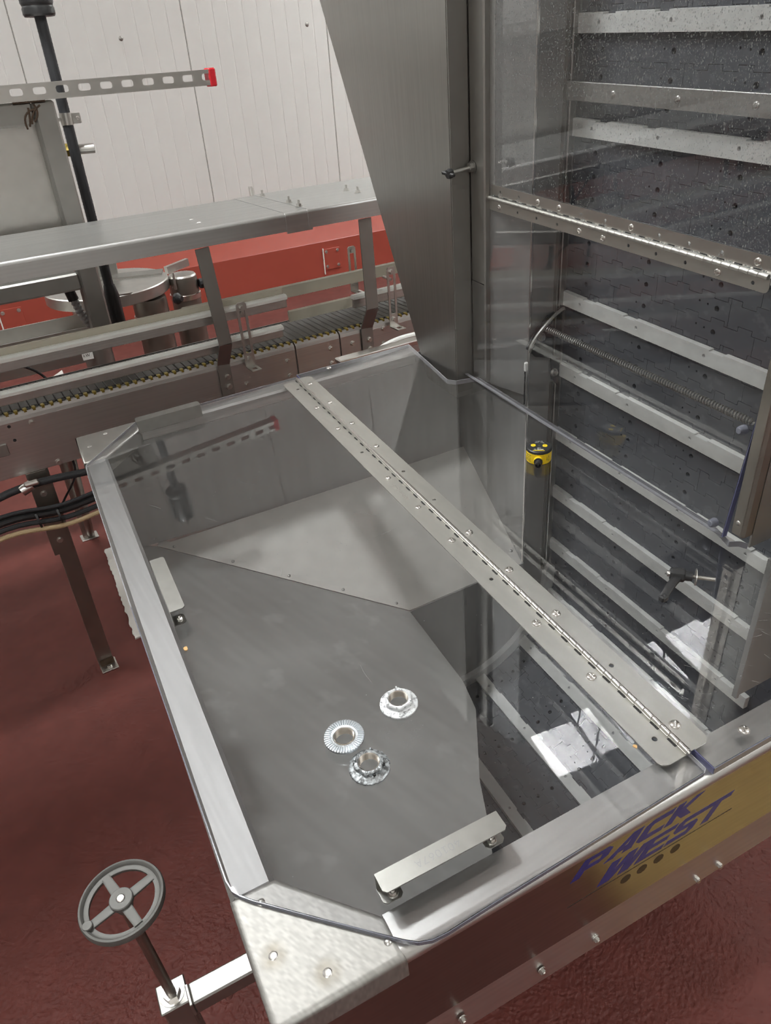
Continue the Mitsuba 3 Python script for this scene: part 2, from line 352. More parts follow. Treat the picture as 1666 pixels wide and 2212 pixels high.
ns = np.cross(B_ - A_, E_ - A_); ns /= np.linalg.norm(ns); ns *= np.sign(ns[2]); up_ = np.cross(ns, (B_ - A_) / np.linalg.norm(B_ - A_)); up_ *= np.sign(up_[1] + 1e-9)
put('seam_flange', plate([A_ + ns * .0015, B_ + ns * .0015, B_ + up_ * .022 + ns * .0015, A_ + up_ * .022 + ns * .0015], .0015), 'm_slope', hop)
for t_ in (.062, .297, .52, .735, .945): put('seam_rivet', RIVET_D, None, hop, place(A_ + (B_ - A_) * t_ + up_ * .011 + ns * .0015, ns))
put('inner_side', plate([(.987, .968, -.002), (.987, .968, -.507), (1.035, 1.36, -.372), (1.035, 1.36, -.002)], .003), 'm_inner', hop)
S0, S1 = np.array([1.03, 1.32, -.385]), np.array([.989, .985, -.500])
for t_ in (.62, .93):
    q = S0 + (S1 - S0) * t_
    put('seam_rivet', RIVET_D, None, hop, place(q + np.array([-.016, 0, .004]), ns)); put('seam_rivet', RIVET_D, None, hop, place(q + np.array([-.003, .004, .014]), (-1, -.1, .1)))
put('front_wall', box(.008, W_, .052, .055, -.20, -.03), 'm_inner', hop)
put('front_slope', hullm([(x, y, z - d) for x, y, z in [(.008, .055, -.20), (.52, .055, -.20), (.375, .17, -.427), (.008, .17, -.304)] for d in (0, .003)]), 'm_inner', hop)
# brand mark on the front
logo = put('brand_mark', box(.352, .617, .0007, .001, -.1035, -.1018), 'm_logo_black', hop, label='blue two line lettering over a thin black rule and four dots')
GLYPH = {'P': [[(0, 0), (.30, 0), (.30, .34), (.78, .34), (1, .50), (1, .84), (.80, 1), (0, 1)], [(.28, .56), (.70, .56), (.70, .78), (.28, .78)]],
         'A': [[(0, 0), (.34, 0), (.42, .20), (.66, .20), (.66, 0), (1, 0), (.94, 1), (.56, 1)], [(.52, .40), (.66, .40), (.66, .74)]],
         'C': [[(.18, 0), (1, 0), (1, .26), (.36, .26), (.30, .32), (.30, .68), (.36, .74), (1, .74), (1, 1), (.18, 1), (0, .84), (0, .16)]],
         'K': [[(0, 0), (.30, 0), (.30, .36), (.66, 0), (1.06, 0), (.56, .52), (1.02, 1), (.68, 1), (.30, .66), (.30, 1), (0, 1)]],
         'W': [[(.02, 0), (.36, 0), (.54, .56), (.60, 0), (.90, 0), (1.12, 1), (.84, 1), (.76, .48), (.70, 1), (.44, 1), (.26, .44), (.24, 1), (-.04, 1)]],
         'E': [[(0, 0), (1, 0), (1, .20), (.28, .20), (.28, .40), (.94, .40), (.94, .60), (.28, .60), (.28, .80), (1, .80), (1, 1), (0, 1)]],
         'S': [[(0, 0), (.84, 0), (1, .14), (1, .46), (.86, .60), (.30, .60), (.30, .78), (1, .78), (1, 1), (.16, 1), (0, .86), (0, .54), (.14, .40), (.70, .40), (.70, .22), (0, .22)]],
         'T': [[(.32, 0), (.64, 0), (.64, .78), (1.02, .78), (1.02, 1), (-.06, 1), (-.06, .78), (.32, .78)]]}
def letter(ch, x0, x1, z0, z1, slant=.62):
    g = GLYPH[ch]; H = z1 - z0; f = lambda P: [(x0 + u * (x1 - x0) + slant * w * H, z0 + w * H) for u, w in P]
    return xf(ext(Polygon(f(g[0]), [f(q) for q in g[1:]]), .0003), XZ, (0, .001, 0))
PX = [.352, .400, .4455, .492, .537]
for i, ch in enumerate('PACK'): put('brand_mark__letter', letter(ch, PX[i], PX[i + 1] - .004, -.0495, -.0180), 'm_blue', hop)
PX = [.394, .452, .500, .547, .592]
for i, ch in enumerate('WEST'): put('brand_mark__letter', letter(ch, PX[i], PX[i + 1] - .004, -.0960, -.0590), 'm_blue', hop)
for x in (.4425, .4685, .4955, .5230): put('brand_mark__dot', xf(cyl((0, 0, 0), (0, 0, .0003), .0082, 28), frame((0, -1, 0)), (x, .001, -.1185)), 'm_logo_black', hop)

# ------------------------------------------------------------------ lid left of the hinge, with its three handles
LIDZ = .008
lid = thing('clear_lid', 'clear plastic lid with three steel channel handles covering the left part of the hopper', 'lid')
LP = [(.003, .165), (.006, .150), (.012, .141), (.022, .130), (.079, .076), (.121, .037), (.146, .014), (.159, .004), (.173, -.001), (.190, -.002), (.245, 0.), (.552, .008), (.5585, .012), (.5585, 1.394), (.305, 1.3925), (.142, 1.391), (.004, 1.242), (.0, 1.186), (-.001, .70)]
put('pane', sheet([(x, y, LIDZ) for x, y in LP]), 'm_clear', lid)
def rim(pts, z1, th, mk, w=.0016, name='edge', parent=lid, close=False): return put(name, edge_strip([(x, y, z1) for x, y in pts], th, w, closed=close), mk, parent)
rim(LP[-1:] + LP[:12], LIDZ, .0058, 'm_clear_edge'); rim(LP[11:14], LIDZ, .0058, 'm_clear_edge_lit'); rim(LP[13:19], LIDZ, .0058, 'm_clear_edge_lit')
def handle(L=.153, h=.031, wt=.0245, wb=.0205, t=.0018):
    """C channel along x; web at y = 0, flanges towards -y; foot on z = 0"""
    def fl(w, x0, x1): return Polygon([(x0, 0), (x1, 0), (x1, -w + .004), (x1 - .004, -w), (x0 + .004, -w), (x0, -w + .004)])
    top = ext(fl(wt, 0, L), t); top.apply_translation([0, 0, h - t]); web = box(0, L, -t, 0, 0, h, .0006)
    f0 = ext(fl(wb, 0, .024), t); f1 = ext(fl(wb, L - .024, L), t)
    return cat(top, web, f0, f1)
HANDLE = mikit.ply(handle(), 'm_handle', smooth=30)
NUT_S = mikit.ply(cat(hex_bolt(.0045, .003), cyl((0, 0, 0), (0, 0, .007), .0024, 12)), 'm_steel_bright')
Rz = lambda d: np.array([[math.cos(math.radians(d)), -math.sin(math.radians(d)), 0], [math.sin(math.radians(d)), math.cos(math.radians(d)), 0], [0, 0, 1]])
for j, (R, at, lb) in enumerate([(Rz(-.5), (.1455, .0735, LIDZ), 'channel handle at the near edge, stamped with a part number'), (Rz(90), (.0515, .611, LIDZ), 'channel handle on the left edge'), (Rz(180), (.291, 1.3205, LIDZ), 'channel handle at the far edge')]):
    W = M4 @ mat4(R, at); k = put('handle', HANDLE, None, lid, W, label=lb)
    for x in (.014, .139): put(k[len(lid) + 2:] + '__nut', NUT_S, None, lid, W @ mat4(t=(x, -.012, .0018)))
    if j == 0:
        tm = meshkit.text_mesh('401067A', .0085, .0002); v = tm.vertices; tm.vertices = np.c_[.099 - v[:, 0] * 1.05, -.0195 + .0105 - v[:, 1] + .0005, v[:, 2] + .0310]
        tm.vertices = np.c_[tm.vertices[:, 0], tm.vertices[:, 1], np.where(v[:, 2] > .0001, .0311, .0308)]
        put(k[len(lid) + 2:] + '__stamp', tm, 'm_grey', lid, W)

# ------------------------------------------------------------------ piano hinge across the hopper
ph = thing('piano_hinge', 'long stainless piano hinge screwed across the clear hopper covers', 'hinge')
HX = .5545
def leaf(x0, x1, y0, y1, z0, holes, t=.0016, r=.012, side=0):
    q = sbox(x0, y0, x1, y1); c = [(x0 if side < 0 else x1)]
    q = q.buffer(-r).buffer(r, quad_segs=6).union(sbox(x0 if side > 0 else x0 + (x1 - x0) / 2, y0, x1 if side < 0 else x1 - (x1 - x0) / 2, y1))
    for hx, hy in holes: q = q.difference(Point(hx, hy).buffer(.0036, quad_segs=5))
    m = ext(q, t); m.apply_translation([0, 0, z0]); return m
RY = [1.32, 1.191, 1.063, .937, .813, .689, .565, .442, .318, .194, .075]; LY = [1.316, 1.19, 1.064, .936, .813, .688, .566, .441, .319, .194, .073]
put('leaf', leaf(HX, .592, .036, 1.369, .0115, [(.571, RY[i]) for i in (4, 5, 9)], side=1), 'm_hinge', ph)
put('leaf', leaf(.514, HX, .036, 1.369, LIDZ + .0004, [(.536, LY[i]) for i in (0, 3, 7, 10)], side=-1), 'm_hinge', ph)
for i, y in enumerate(RY):
    if i not in (4, 5, 9): put('screw', SCREW_BIG if i > 5 else SCREW, None, ph, place((.571, y, .0131), spin=RNG.uniform(0, 3)))
for i, y in enumerate(LY):
    if i not in (0, 3, 7, 10): put('screw', SCREW_BIG if i > 5 else SCREW, None, ph, place((.536, y, LIDZ + .002), spin=RNG.uniform(0, 3)))
pitch = .01515
KN = mikit.ply(lathe([(0, 0), (.0036, 0), (.0042, .0007), (.0042, pitch - .0012), (.0036, pitch - .0005), (0, pitch - .0005)], 16), 'm_steel_bright', smooth=35)
TAB = mikit.ply(box(-.0058, -.0036, .0006, pitch - .0010, -.0046, -.0030), 'm_dark')
y = .036; i = 0
while y < 1.366:
    put('knuckle', KN, None, ph, M4 @ mat4(frame((0, 1, 0)), (HX, y, .0138)))
    if i % 2: put('slot', TAB, None, ph, M4 @ mat4(t=(HX, y, .0138)))
    y += pitch; i += 1
put('pin', cyl((HX, .0335, .0138), (HX, 1.370, .0138), .0020, 10), 'm_steel', ph)
tm = meshkit.text_mesh('ZT0ZTZ-4D 10N', .0075, .0002); v = tm.vertices; tm.vertices = np.c_[.529 + v[:, 1] * 1.0, .785 - v[:, 0] * .75, v[:, 2] + LIDZ + .0019]
put('stamp', tm, 'm_steel_bright', ph)

# ------------------------------------------------------------------ fixed cover right of the hinge
fc = thing('fixed_cover', 'clear plastic sheet screwed down on the right of the hopper, under the hanging guard', 'cover')
FZ = .0115
FPT = [(.565, .005), (.94, .005), (.94, .290), (.934, .302), (.920, .310), (.928, .335), (.934, .36), (.934, 1.105), (.880, 1.118), (.866, 1.137), (.897, 1.398), (.565, 1.398)]
put('pane', sheet([(x, y, FZ) for x, y in FPT]), 'm_clear', fc)
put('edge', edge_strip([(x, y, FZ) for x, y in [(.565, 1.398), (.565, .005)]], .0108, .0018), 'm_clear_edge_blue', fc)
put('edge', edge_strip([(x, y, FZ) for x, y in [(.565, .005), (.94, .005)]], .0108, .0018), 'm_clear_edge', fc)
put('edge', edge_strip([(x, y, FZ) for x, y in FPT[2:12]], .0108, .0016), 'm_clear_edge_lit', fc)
for p in [(.638, .027, FZ), (.651, 1.386, FZ), (.86, .027, FZ)]: put('screw', SCREW_BIG, None, fc, place(p, spin=.9))

# ================================================================== the elevator: side housings, posts, walls
el = thing('elevator_housing', 'tall brushed stainless elevator housing rising from the right end of the hopper', 'elevator')
ZT = 1.30
wing = Polygon([(1.134, -.045), (1.284, -.045), (1.75, .81), (1.80, .90), (1.60, 1.0), (1.49, 1.16), (1.40, ZT), (1.134, ZT)])
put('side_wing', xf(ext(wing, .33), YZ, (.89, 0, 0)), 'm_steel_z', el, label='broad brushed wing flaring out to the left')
put('wing_return', box(.891, .935, 1.1300, 1.1336, -.03, ZT), 'm_steel_dull', el)
put('far_post', box(.937, .953, 1.074, 1.130, .004, ZT, .003), 'm_steel_dull', el)
put('far_wall', plate([(1.115, .968, -.89), (1.115, .968, ZT), (.987, .968, ZT), (.987, .968, -.507), (.631, .968, -.515), (.40, .968, -.44), (.40, .968, -.89)], -.003), 'm_inner', el)
put('far_fillet', plate([(.985, .968, .0), (.953, 1.074, .0), (.953, 1.074, ZT), (.985, .968, ZT)], .002), 'm_inner', el)
put('corner_bead', cat(beam((.984, .966, -.50), (.984, .966, ZT), .004, .004)), 'm_steel_bright', el)
put('wall_channel', cat(box(1.046, 1.050, .955, .968, -.55, .02), box(1.046, 1.050, .955, .968, .09, ZT)), 'm_steel_dull', el)
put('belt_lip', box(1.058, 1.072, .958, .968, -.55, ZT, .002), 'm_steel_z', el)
put('near_post', cat(box(.905, .928, .277, .303, .040, ZT, .004), box(.903, .9062, .281, .299, .05, ZT, .001)), 'm_steel_hot', el, label='discoloured post at the near side of the belt')
put('near_wall', box(.926, 1.20, .2765, .2800, .018, ZT), 'm_steel_dull', el)
put('near_pit_wall', cat(box(.95, .957, .246, .256, -.33, -.002), box(.957, 1.16, .250, .253, -.33, -.002)), 'm_pit_wall', el)
put('pit_shell', cat(box(.40, 1.16, .280, .284, -.893, -.53), plate([(.40, .284, -.890), (1.16, .284, -.890), (1.16, .972, -.890), (.40, .972, -.890)], .003), box(.396, .40, .280, .972, -.893, -.45), box(1.160, 1.165, .280, .972, -.893, ZT)), 'm_steel_dull', el)
put('post_bolt', RIVET, None, el, place((.903, .290, .068), (-1, 0, 0)))
for z in (.49,):
    put('lock_stud', cyl((.935, 1.118, z), (.884, 1.118, z - .004), .0042, 12), 'm_steel', el); put('lock_stud__nut', xf(hex_bolt(.010, .008), frame((-1, 0, 0)), (.936, 1.118, z)), 'm_steel_dull', el)
    kn = cat(xf(lathe([(0, 0), (.009, .001), (.0105, .007), (.009, .013), (0, .014)], 10), frame((-1, 0, -.1)), (.886, 1.118, z - .004)), beam((.872, 1.136, z - .003), (.880, 1.100, z - .006), .008, .007, c=.002))
    put('lock_stud__knob', kn, 'm_black', el)
put('crossbar', box(1.047, 1.052, .215, .966, .611, .643, .001), 'm_steel_x', el, label='grey crossbar with screws in front of the belt')
for y_ in (.826, .672, .518, .364): put('crossbar__screw', SCREW, None, el, place((1.047, y_, .6265), (-1, 0, 0)))
put('wall_screw', SCREW, None, el, place((1.048, .9675, .63), (0, -1, 0)))
# white curved belt guide on the far wall
RG, CX, CZ = .318, 1.082 - .318, -.552
def arc_band(r0, r1, a0, a1, n=26):
    a = np.linspace(a0, a1, n); return [(CX + r0 * math.cos(t), CZ + r0 * math.sin(t)) for t in a] + [(CX + r1 * math.cos(t), CZ + r1 * math.sin(t)) for t in a[::-1]]
gp = Polygon([(CX + .318, CZ + .005), (CX + .300, CZ + .018), (CX + .288, CZ)] + arc_band(.288, .318, -.04, -math.pi / 2)[:26][0:0] + [(CX + .288 * math.cos(t), CZ + .288 * math.sin(t)) for t in np.linspace(-.02, -math.pi / 2, 26)] + [(CX - .10, CZ - .288), (CX - .10, CZ - .318)] + [(CX + .318 * math.cos(t), CZ + .318 * math.sin(t)) for t in np.linspace(-math.pi / 2, -.02, 26)])
put('belt_guide', xf(ext(gp.buffer(0), .020), XZ, (0, .967, 0)), 'm_uhmw', el, label='white curved strip holding down the belt edge')
# dark curved arm, its plate and the tension spring on the far wall
arm = [(1.062, .20), (1.035, .189), (1.012, .172), (.992, .155), (.978, .137), (.970, .120)]
sp = spline([(x, .945, z) for x, z in arm], 20)
put('spring_arm', cat(tube(sp, .0045, 8)), 'm_steel_dull', el)
put('spring_plate', xf(ext(Polygon([(1.066, .196), (1.03, .184), (1.0, .160), (.976, .124), (1.0, .10), (1.045, .085), (1.05, .03), (1.066, .01)]).buffer(.003), .004), XZ, (0, .962, 0)), 'm_rubber', el, label='black plate behind the spring')
put('spring_plate__bolt', BOLT, None, el, place((1.012, .958, .142), (0, -1, 0))); put('spring_plate__bolt', BOLT, None, el, place((1.052, .958, .045), (0, -1, 0)))
put('wall_latch', box(.972, .981, .960, .968, .066, .088, .002), 'm_print_white', el, label='small white catch'); put('wall_slot', box(.975, .978, .9665, .9682, -.02, .064), 'm_dark', el)
sa, sb = np.array([1.015, .945, .165]), np.array([1.015, .385, .172])
th = np.linspace(0, 2 * np.pi * 90, 90 * 9); s_ = th / th[-1]
hel = sa + (sb - sa) * s_[:, None] + np.c_[np.cos(th), 0 * th, np.sin(th)] * .0060
put('tension_spring', tube(hel, .0015, 5), 'm_steel_dull', el, label='long tension spring stretched across the belt')
put('tension_spring__hook', cat(cyl(sb, sb + np.array([0.03, -.11, .01]), .0018, 8), cyl(sa, sa + np.array([0, .02, 0]), .0018, 8)), 'm_steel_dull', el)

# ------------------------------------------------------------------ the cleated belt
bt = thing('cleated_belt', 'dark grey modular elevator belt with white cleats climbing out of the hopper', 'conveyor belt')
YN, YF, ROW, XB, RB = .215, .966, .04288, 1.080, .318
TP, TA = .0590, .0044                                            # tooth period and half height
def wave(y0, y1, up, ph):
    """crenellated line between y0 and y1"""
    P = []; k0 = math.floor((y0 - ph) / (TP / 2)) - 1; y = y0; s = None
    k = k0
    while True:
        e0, e1 = ph + k * TP / 2, ph + (k + 1) * TP / 2
        if e0 >= y1: break
        if e1 > y0:
            z = up + (TA if k % 2 else -TA); P += [(max(e0, y0), z), (min(e1, y1), z)]
        k += 1
    return P
MODS = {}
def module(y0, y1, par):
    key = (round(y0, 4), round(y1, 4), par)
    if key not in MODS:
        pa, pb = (0, TP / 2) if par else (TP / 2, 0)
        q = Polygon(wave(y0, y1, -ROW / 2, pa) + wave(y0, y1, ROW / 2, pb)[::-1]).buffer(-.0004, join_style=2)
        for yc in (.90, .726, .552, .378):
            if y0 < yc < y1:
                q = q.difference(Point(yc, 0).buffer(.0052, quad_segs=3))
                if yc < .8: q = q.difference(Point(yc - .024 * 0 + .021, .003).buffer(.0021, quad_segs=2))
                if yc < .6: q = q.difference(Point(yc + .040, .005).buffer(.0021, quad_segs=2))
        m = ext(q, .008); MODS[key] = mikit.ply(m, 'm_belt', smooth=False)
    return MODS[key]
def belt_frame(s):
    """s: length from the tangent point, negative upwards; returns (x, z, normal angle)"""
    if s <= 0: return XB, CZ - s, 0.
    a = s / RB
    if a < math.pi / 2: return CX + RB * math.cos(a), CZ - RB * math.sin(a), a
    return CX - (s - RB * math.pi / 2), CZ - RB, math.pi / 2
z_row0 = .2185                                                    # a row that carries a cleat
first = math.floor((1.27 - z_row0) / ROW)
rows = range(-first, 41)
cq = sbox(.30, -.0155, YF - .004, .0155)
for yc in (.902, .728, .553, .379): cq = cq.difference(Point(yc, .001).buffer(.0036, quad_segs=4))
for yc in (.876, .750, .527, .353): cq = cq.difference(sbox(yc - .016, .0125, yc + .016, .02))
CLEAT = mikit.ply(xf(ext(cq, .012), np.eye(3), (0, 0, -.012)), 'm_cleat', smooth=False)
CPLUG = mikit.ply(cyl((0, 0, -.009), (0, 0, -.004), .0036, 10), 'm_grey')
core = []
for r in rows:
    zz = z_row0 - r * ROW; s = CZ - zz
    x, z, a = belt_frame(s)
    # row axes: u = along y, v = up the belt, n = out of the belt (towards the hopper)
    n = np.array([-math.cos(a), 0, math.sin(a)]); v = np.array([math.sin(a), 0, math.cos(a)]); u = np.array([0, 1.0, 0])
    W = M4 @ mat4(np.c_[u, v, -n], (x, 0, z))                     # z: into the belt
    if z < -.60: R0 = 1
    else: R0 = 0
    cuts = [YN, .291, .465, .639, .813, YF] if r % 2 else [YN, .350, .524, .698, .872, YF]
    for y0, y1 in zip(cuts[R0:-1], cuts[R0 + 1:]): put('belt_module', module(y0, y1, r % 2), None, bt, W)
    core.append((x, z, n))
    if r % 4 == 0 and z > -.86 or r % 4 == 0 and r < 38:
        Wc = W
        k = put('cleat', CLEAT, None, bt, Wc)
        for yc in (.902, .728, .553, .379): put(k[len(bt) + 2:] + '__screw', CPLUG, None, bt, Wc @ mat4(t=(yc, .001, 0)))
cm = []
for (x, z, n), (x2, z2, n2) in zip(core[:-1], core[1:]):
    a, b = np.array([x, 0, z]) - n * .009, np.array([x2, 0, z2]) - n2 * .009; o = (n + n2) * -.003
    cm.append(hullm([q + np.array([0, yy, 0]) for q in (a, b, a + o, b + o) for yy in (YN if z > -.6 else .30, YF)]))
put('belt_core', cat(*cm), 'm_dark', bt)

# ------------------------------------------------------------------ clear guards in front of the belt
ug = thing('upper_guard', 'water-spotted clear plastic guard high in front of the belt', 'guard')
put('pane', sheet([(.955, 1.124, .436), (.955, 1.124, ZT), (.955, .30, ZT), (.955, .30, .436)]), 'm_clear', ug)
put('edge', cat(edge_strip([(.955, 1.124, .436), (.955, 1.124, ZT)], .008, .0016, (-1, 0, 0))), 'm_clear_edge_lit', ug)
def spots(n, yr, zr, x, rr, seed):
    g = np.random.default_rng(seed); V, F = [], []
    for i in range(n):
        y, z = g.uniform(*yr), g.uniform(*zr)
        dens = meshkit.fbm(np.array([[y * 7, z * 7, 1.0]]), 3)[0]
        if g.uniform() > (dens - .12) * 1.9: continue
        r = g.uniform(*rr) * (1 + g.exponential(.35)); sx, sz = r * g.uniform(.5, 1), r * g.uniform(.8, 2.0); a = np.arange(5) * 2 * np.pi / 5 + g.uniform(0, 6)
        b = len(V); V += [(x, y + sx * math.cos(t), z + sz * math.sin(t)) for t in a]; F += [(b, b + 1, b + 2), (b, b + 2, b + 3), (b, b + 3, b + 4)]
    return trimesh.Trimesh(np.array(V), np.array(F), process=False)
mat('m_spot2', {'type': 'twosided', 'bsdf': principled((.15, .155, .15), .6)})
put('water_spots', spots(52000, (.31, 1.11), (.46, 1.05), .9542, (.00022, .00055), 3), 'm_spot2', ug, smooth=False, kind='stuff', label='dried water spots')
lg = thing('swing_guard', 'clear plastic guard hanging from a hinge and leaning out over the fixed cover', 'guard')
g0, g1, g2, g3 = map(np.array, [(.955, 1.166, .430), (.914, 1.190, .016), (.914, .322, .016), (.955, .322, .430)])
put('pane', sheet([g0, g1, g2, g3]), 'm_clear', lg)
gn = np.cross(g1 - g0, g3 - g0); gn /= np.linalg.norm(gn); gn *= -np.sign(gn[0])
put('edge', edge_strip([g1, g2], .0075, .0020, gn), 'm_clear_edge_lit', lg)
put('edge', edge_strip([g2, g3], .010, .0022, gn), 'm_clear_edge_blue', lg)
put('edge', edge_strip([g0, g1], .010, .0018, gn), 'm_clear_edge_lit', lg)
BUMP = mikit.ply(lathe([(0, 0), (.0075, 0), (.0080, .002), (.0068, .011), (.0045, .0135), (0, .014)], 16), 'm_clear_edge', smooth=40)
gp_ = lambda y, z: np.array([.914 + (z - .016) * (.041 / .414), y, z])
for y_, z_ in [(.337, .207), (1.150, .217), (.341, .035)]: put('bumper', BUMP, None, lg, place(gp_(y_, z_), -gn if gn[0] < 0 else gn) if False else place(gp_(y_, z_) + gn * .0003, gn))
h2 = thing('piano_hinge', 'lime-streaked stainless piano hinge between the two clear guards', 'hinge')
HY = [1.104, 1.038, .972, .908, .842, .777, .712, .647, .582, .518, .453, .388]
def leafX(z0, z1, y0, y1, x, holes, t=.0015):
    q = sbox(y0, z0, y1, z1); r = .008; q = q.buffer(-r).buffer(r, quad_segs=5).union(sbox(y0, (z0 + z1) / 2 if z0 < .43 else z0, y1, z1 if z0 < .43 else (z0 + z1) / 2))
    for hy, hz in holes: q = q.difference(Point(hy, hz).buffer(.0030, quad_segs=5))
    return xf(ext(q, t), YZ, (x, 0, 0))
up_s, lo_s = (0, 3, 4, 7, 11) , (1, 5, 6, 10)
put('leaf', leafX(.437, .4595, .36, 1.130, .9522, [(y_, .4485) for i, y_ in enumerate(HY) if i not in up_s]), 'm_steel', h2)
put('leaf', leafX(.409, .431, .36, 1.134, .9500, [(y_, .4190) for i, y_ in enumerate(HY) if i not in lo_s]), 'm_hinge', h2)
for i, y_ in enumerate(HY):
    if i in up_s: put('screw', SCREW, None, h2, place((.9522, y_, .4485), (-1, 0, 0), spin=RNG.uniform(0, 3)))
    if i in lo_s: put('screw', SCREW, None, h2, place((.9500, y_, .4190), (-1, 0, 0), spin=RNG.uniform(0, 3)))
pk = .01665
KN2 = mikit.ply(lathe([(0, 0), (.0036, 0), (.0041, .0006), (.0041, pk - .0010), (.0036, pk - .0005), (0, pk - .0005)], 14), 'm_hinge', smooth=35)
SLOT2 = mikit.ply(box(-.0004, .0004, .001, pk - .002, .0044, .0060), 'm_dark')
y_, i = .362, 0
while y_ < 1.135:
    put('knuckle', KN2, None, h2, M4 @ mat4(frame((0, 1, 0)), (.9475, y_, .4335)))
    if i % 2: put('slot', SLOT2, None, h2, M4 @ mat4(t=(.9517, y_, .4335)))
    y_ += pk; i += 1
# lime crust under the upper screws
def crust(seed):
    g = np.random.default_rng(seed); V, F = [], []
    for i in range(420):
        y = g.uniform(.37, 1.125); dmin = min(abs(y - h) for h in HY); top = .4385 + .012 * math.exp(-(dmin / .006) ** 2) + .0012 * g.uniform()
        z = g.uniform(.4375, top); r = g.uniform(.0005, .0013); a = np.arange(5) * 1.2566 + g.uniform(0, 6); b = len(V)
        V += [(.9521, y + r * 1.5 * math.cos(t), z + r * math.sin(t)) for t in a]; F += [(b, b + 1, b + 2), (b, b + 2, b + 3), (b, b + 3, b + 4)]
    return trimesh.Trimesh(np.array(V), np.array(F), process=False)
put('lime_crust', crust(5), 'm_spot2', h2, smooth=False, kind='stuff', label='white lime crust')

# ================================================================== loose things on the covers
# three collar nuts; local z up
def nut_body(seed, rough=.0, lugs=0):
    g = np.random.default_rng(seed); n = 72; a = np.linspace(0, 2 * np.pi, n, endpoint=False)
    fl = .0262 + rough * .6 * g.normal(size=n); hexr = .0178 / np.cos((a + .2) % (np.pi / 3) - np.pi / 6) * .985; hexr = np.minimum(hexr, .0196) + rough * .4 * g.normal(size=n)
    rings = [(np.full(n, .0135), 0.), (fl - .0015, 0.), (fl, .0012), (fl, .0034), (fl - .0012, .0046), (hexr + .0035, .0058), (hexr, .0072), (hexr, .0128), (hexr - .0012, .0142), (np.full(n, .0150), .0146), (np.full(n, .0136), .0132), (np.full(n, .0135), 0.)]
    v, f = [], []
    for r, z in rings[:-1]: v += [(r[i] * math.cos(a[i]), r[i] * math.sin(a[i]), z + (rough * .5 * g.normal() if z > .001 else 0)) for i in range(n)]
    k = len(rings) - 1
    for i in range(k):
        for j in range(n):
            p, q = i * n + j, i * n + (j + 1) % n; r_, s = ((i + 1) % k) * n + j, ((i + 1) % k) * n + (j + 1) % n; f += [(p, q, s), (p, s, r_)]
    m = trimesh.Trimesh(np.array(v), np.array(f), process=False); parts = [m]
    for t in range(lugs):
        b = t * 2 * np.pi / max(lugs, 1) + .9; parts.append(box(-.0015, .0015, -.0012, .0012, -.0015, .0022, .0008).apply_transform(mat4(Rz(math.degrees(b)), (.0178 * math.cos(b), .0178 * math.sin(b), .0145))))
    return cat(*parts)
THREAD = mikit.ply(cat(*[lathe([(.0136, z), (.0122, z + .0007), (.0136, z + .0014)], 40) for z in np.arange(.0012, .0128, .0015)]), 'm_thread', smooth=False)
scene['m_thread2'] = {'type': 'twosided', 'bsdf': scene['m_thread']}
THREAD['bsdf'] = {'type': 'ref', 'id': 'm_thread2'}
def nut(at, tilt, spin, mesh, mk, label):
    t = thing('collar_nut', label, 'nut', 'collar nuts on the lid')
    W = M4 @ mat4(Rz(spin), at); put('body', mesh, mk, t, W, 28); put('thread', THREAD, None, t, W); return t, W
LZ = LIDZ + .0004
nut((.2855, .288, LZ), 0, 20, nut_body(1, .00022, 3), 'm_zinc_white', 'whitish corroded collar nut with its flange down, lying apart from the other two')
t3, W3 = nut((.2065, .2165, LZ), 0, 5, nut_body(2, .00055, 4), 'm_zinc_worn', 'dark gouged and battered collar nut with holes in its sides, nearest to the camera')
for d in (-40, -100, 60, 150):
    R = Rz(d); put('hole', xf(cyl((.0160, 0, .0098), (.0200, 0, .0098), .0019, 12), R), 'm_dark', t3, W3)
def serrated():
    n = 44 * 6; a = np.linspace(0, 2 * np.pi, n, endpoint=False); ph = (a * 44 / (2 * np.pi)) % 1
    rid = np.where(ph < .56, np.sin(np.pi * ph / .56) ** .8, 0) * .0017
    rings = [(.0135, 0 * a), (.0178, 0 * a), (.0188, .006 + 0 * a), (.0255, .0082 + 0 * a), (.0264, .0094 + 0 * a), (.0264, .0124 + .5 * rid), (.0256, .0128 + rid), (.0182, .0128 + rid), (.0176, .0126 + .2 * rid), (.0150, .0126 + 0 * a), (.0136, .0114 + 0 * a)]
    v, f = [], []
    for r, z in rings: v += [(r * math.cos(t), r * math.sin(t), zz) for t, zz in zip(a, z)]
    k = len(rings)
    for i in range(k):
        for j in range(n):
            p, q = i * n + j, i * n + (j + 1) % n; r_, s = ((i + 1) % k) * n + j, ((i + 1) % k) * n + (j + 1) % n; f += [(p, q, s), (p, s, r_)]
    return trimesh.Trimesh(np.array(v), np.array(f), process=False)
nut((.1960, .2685, LZ), 0, 0, serrated(), 'm_zinc', 'bright collar nut turned over, its ring of radial serrations facing up')

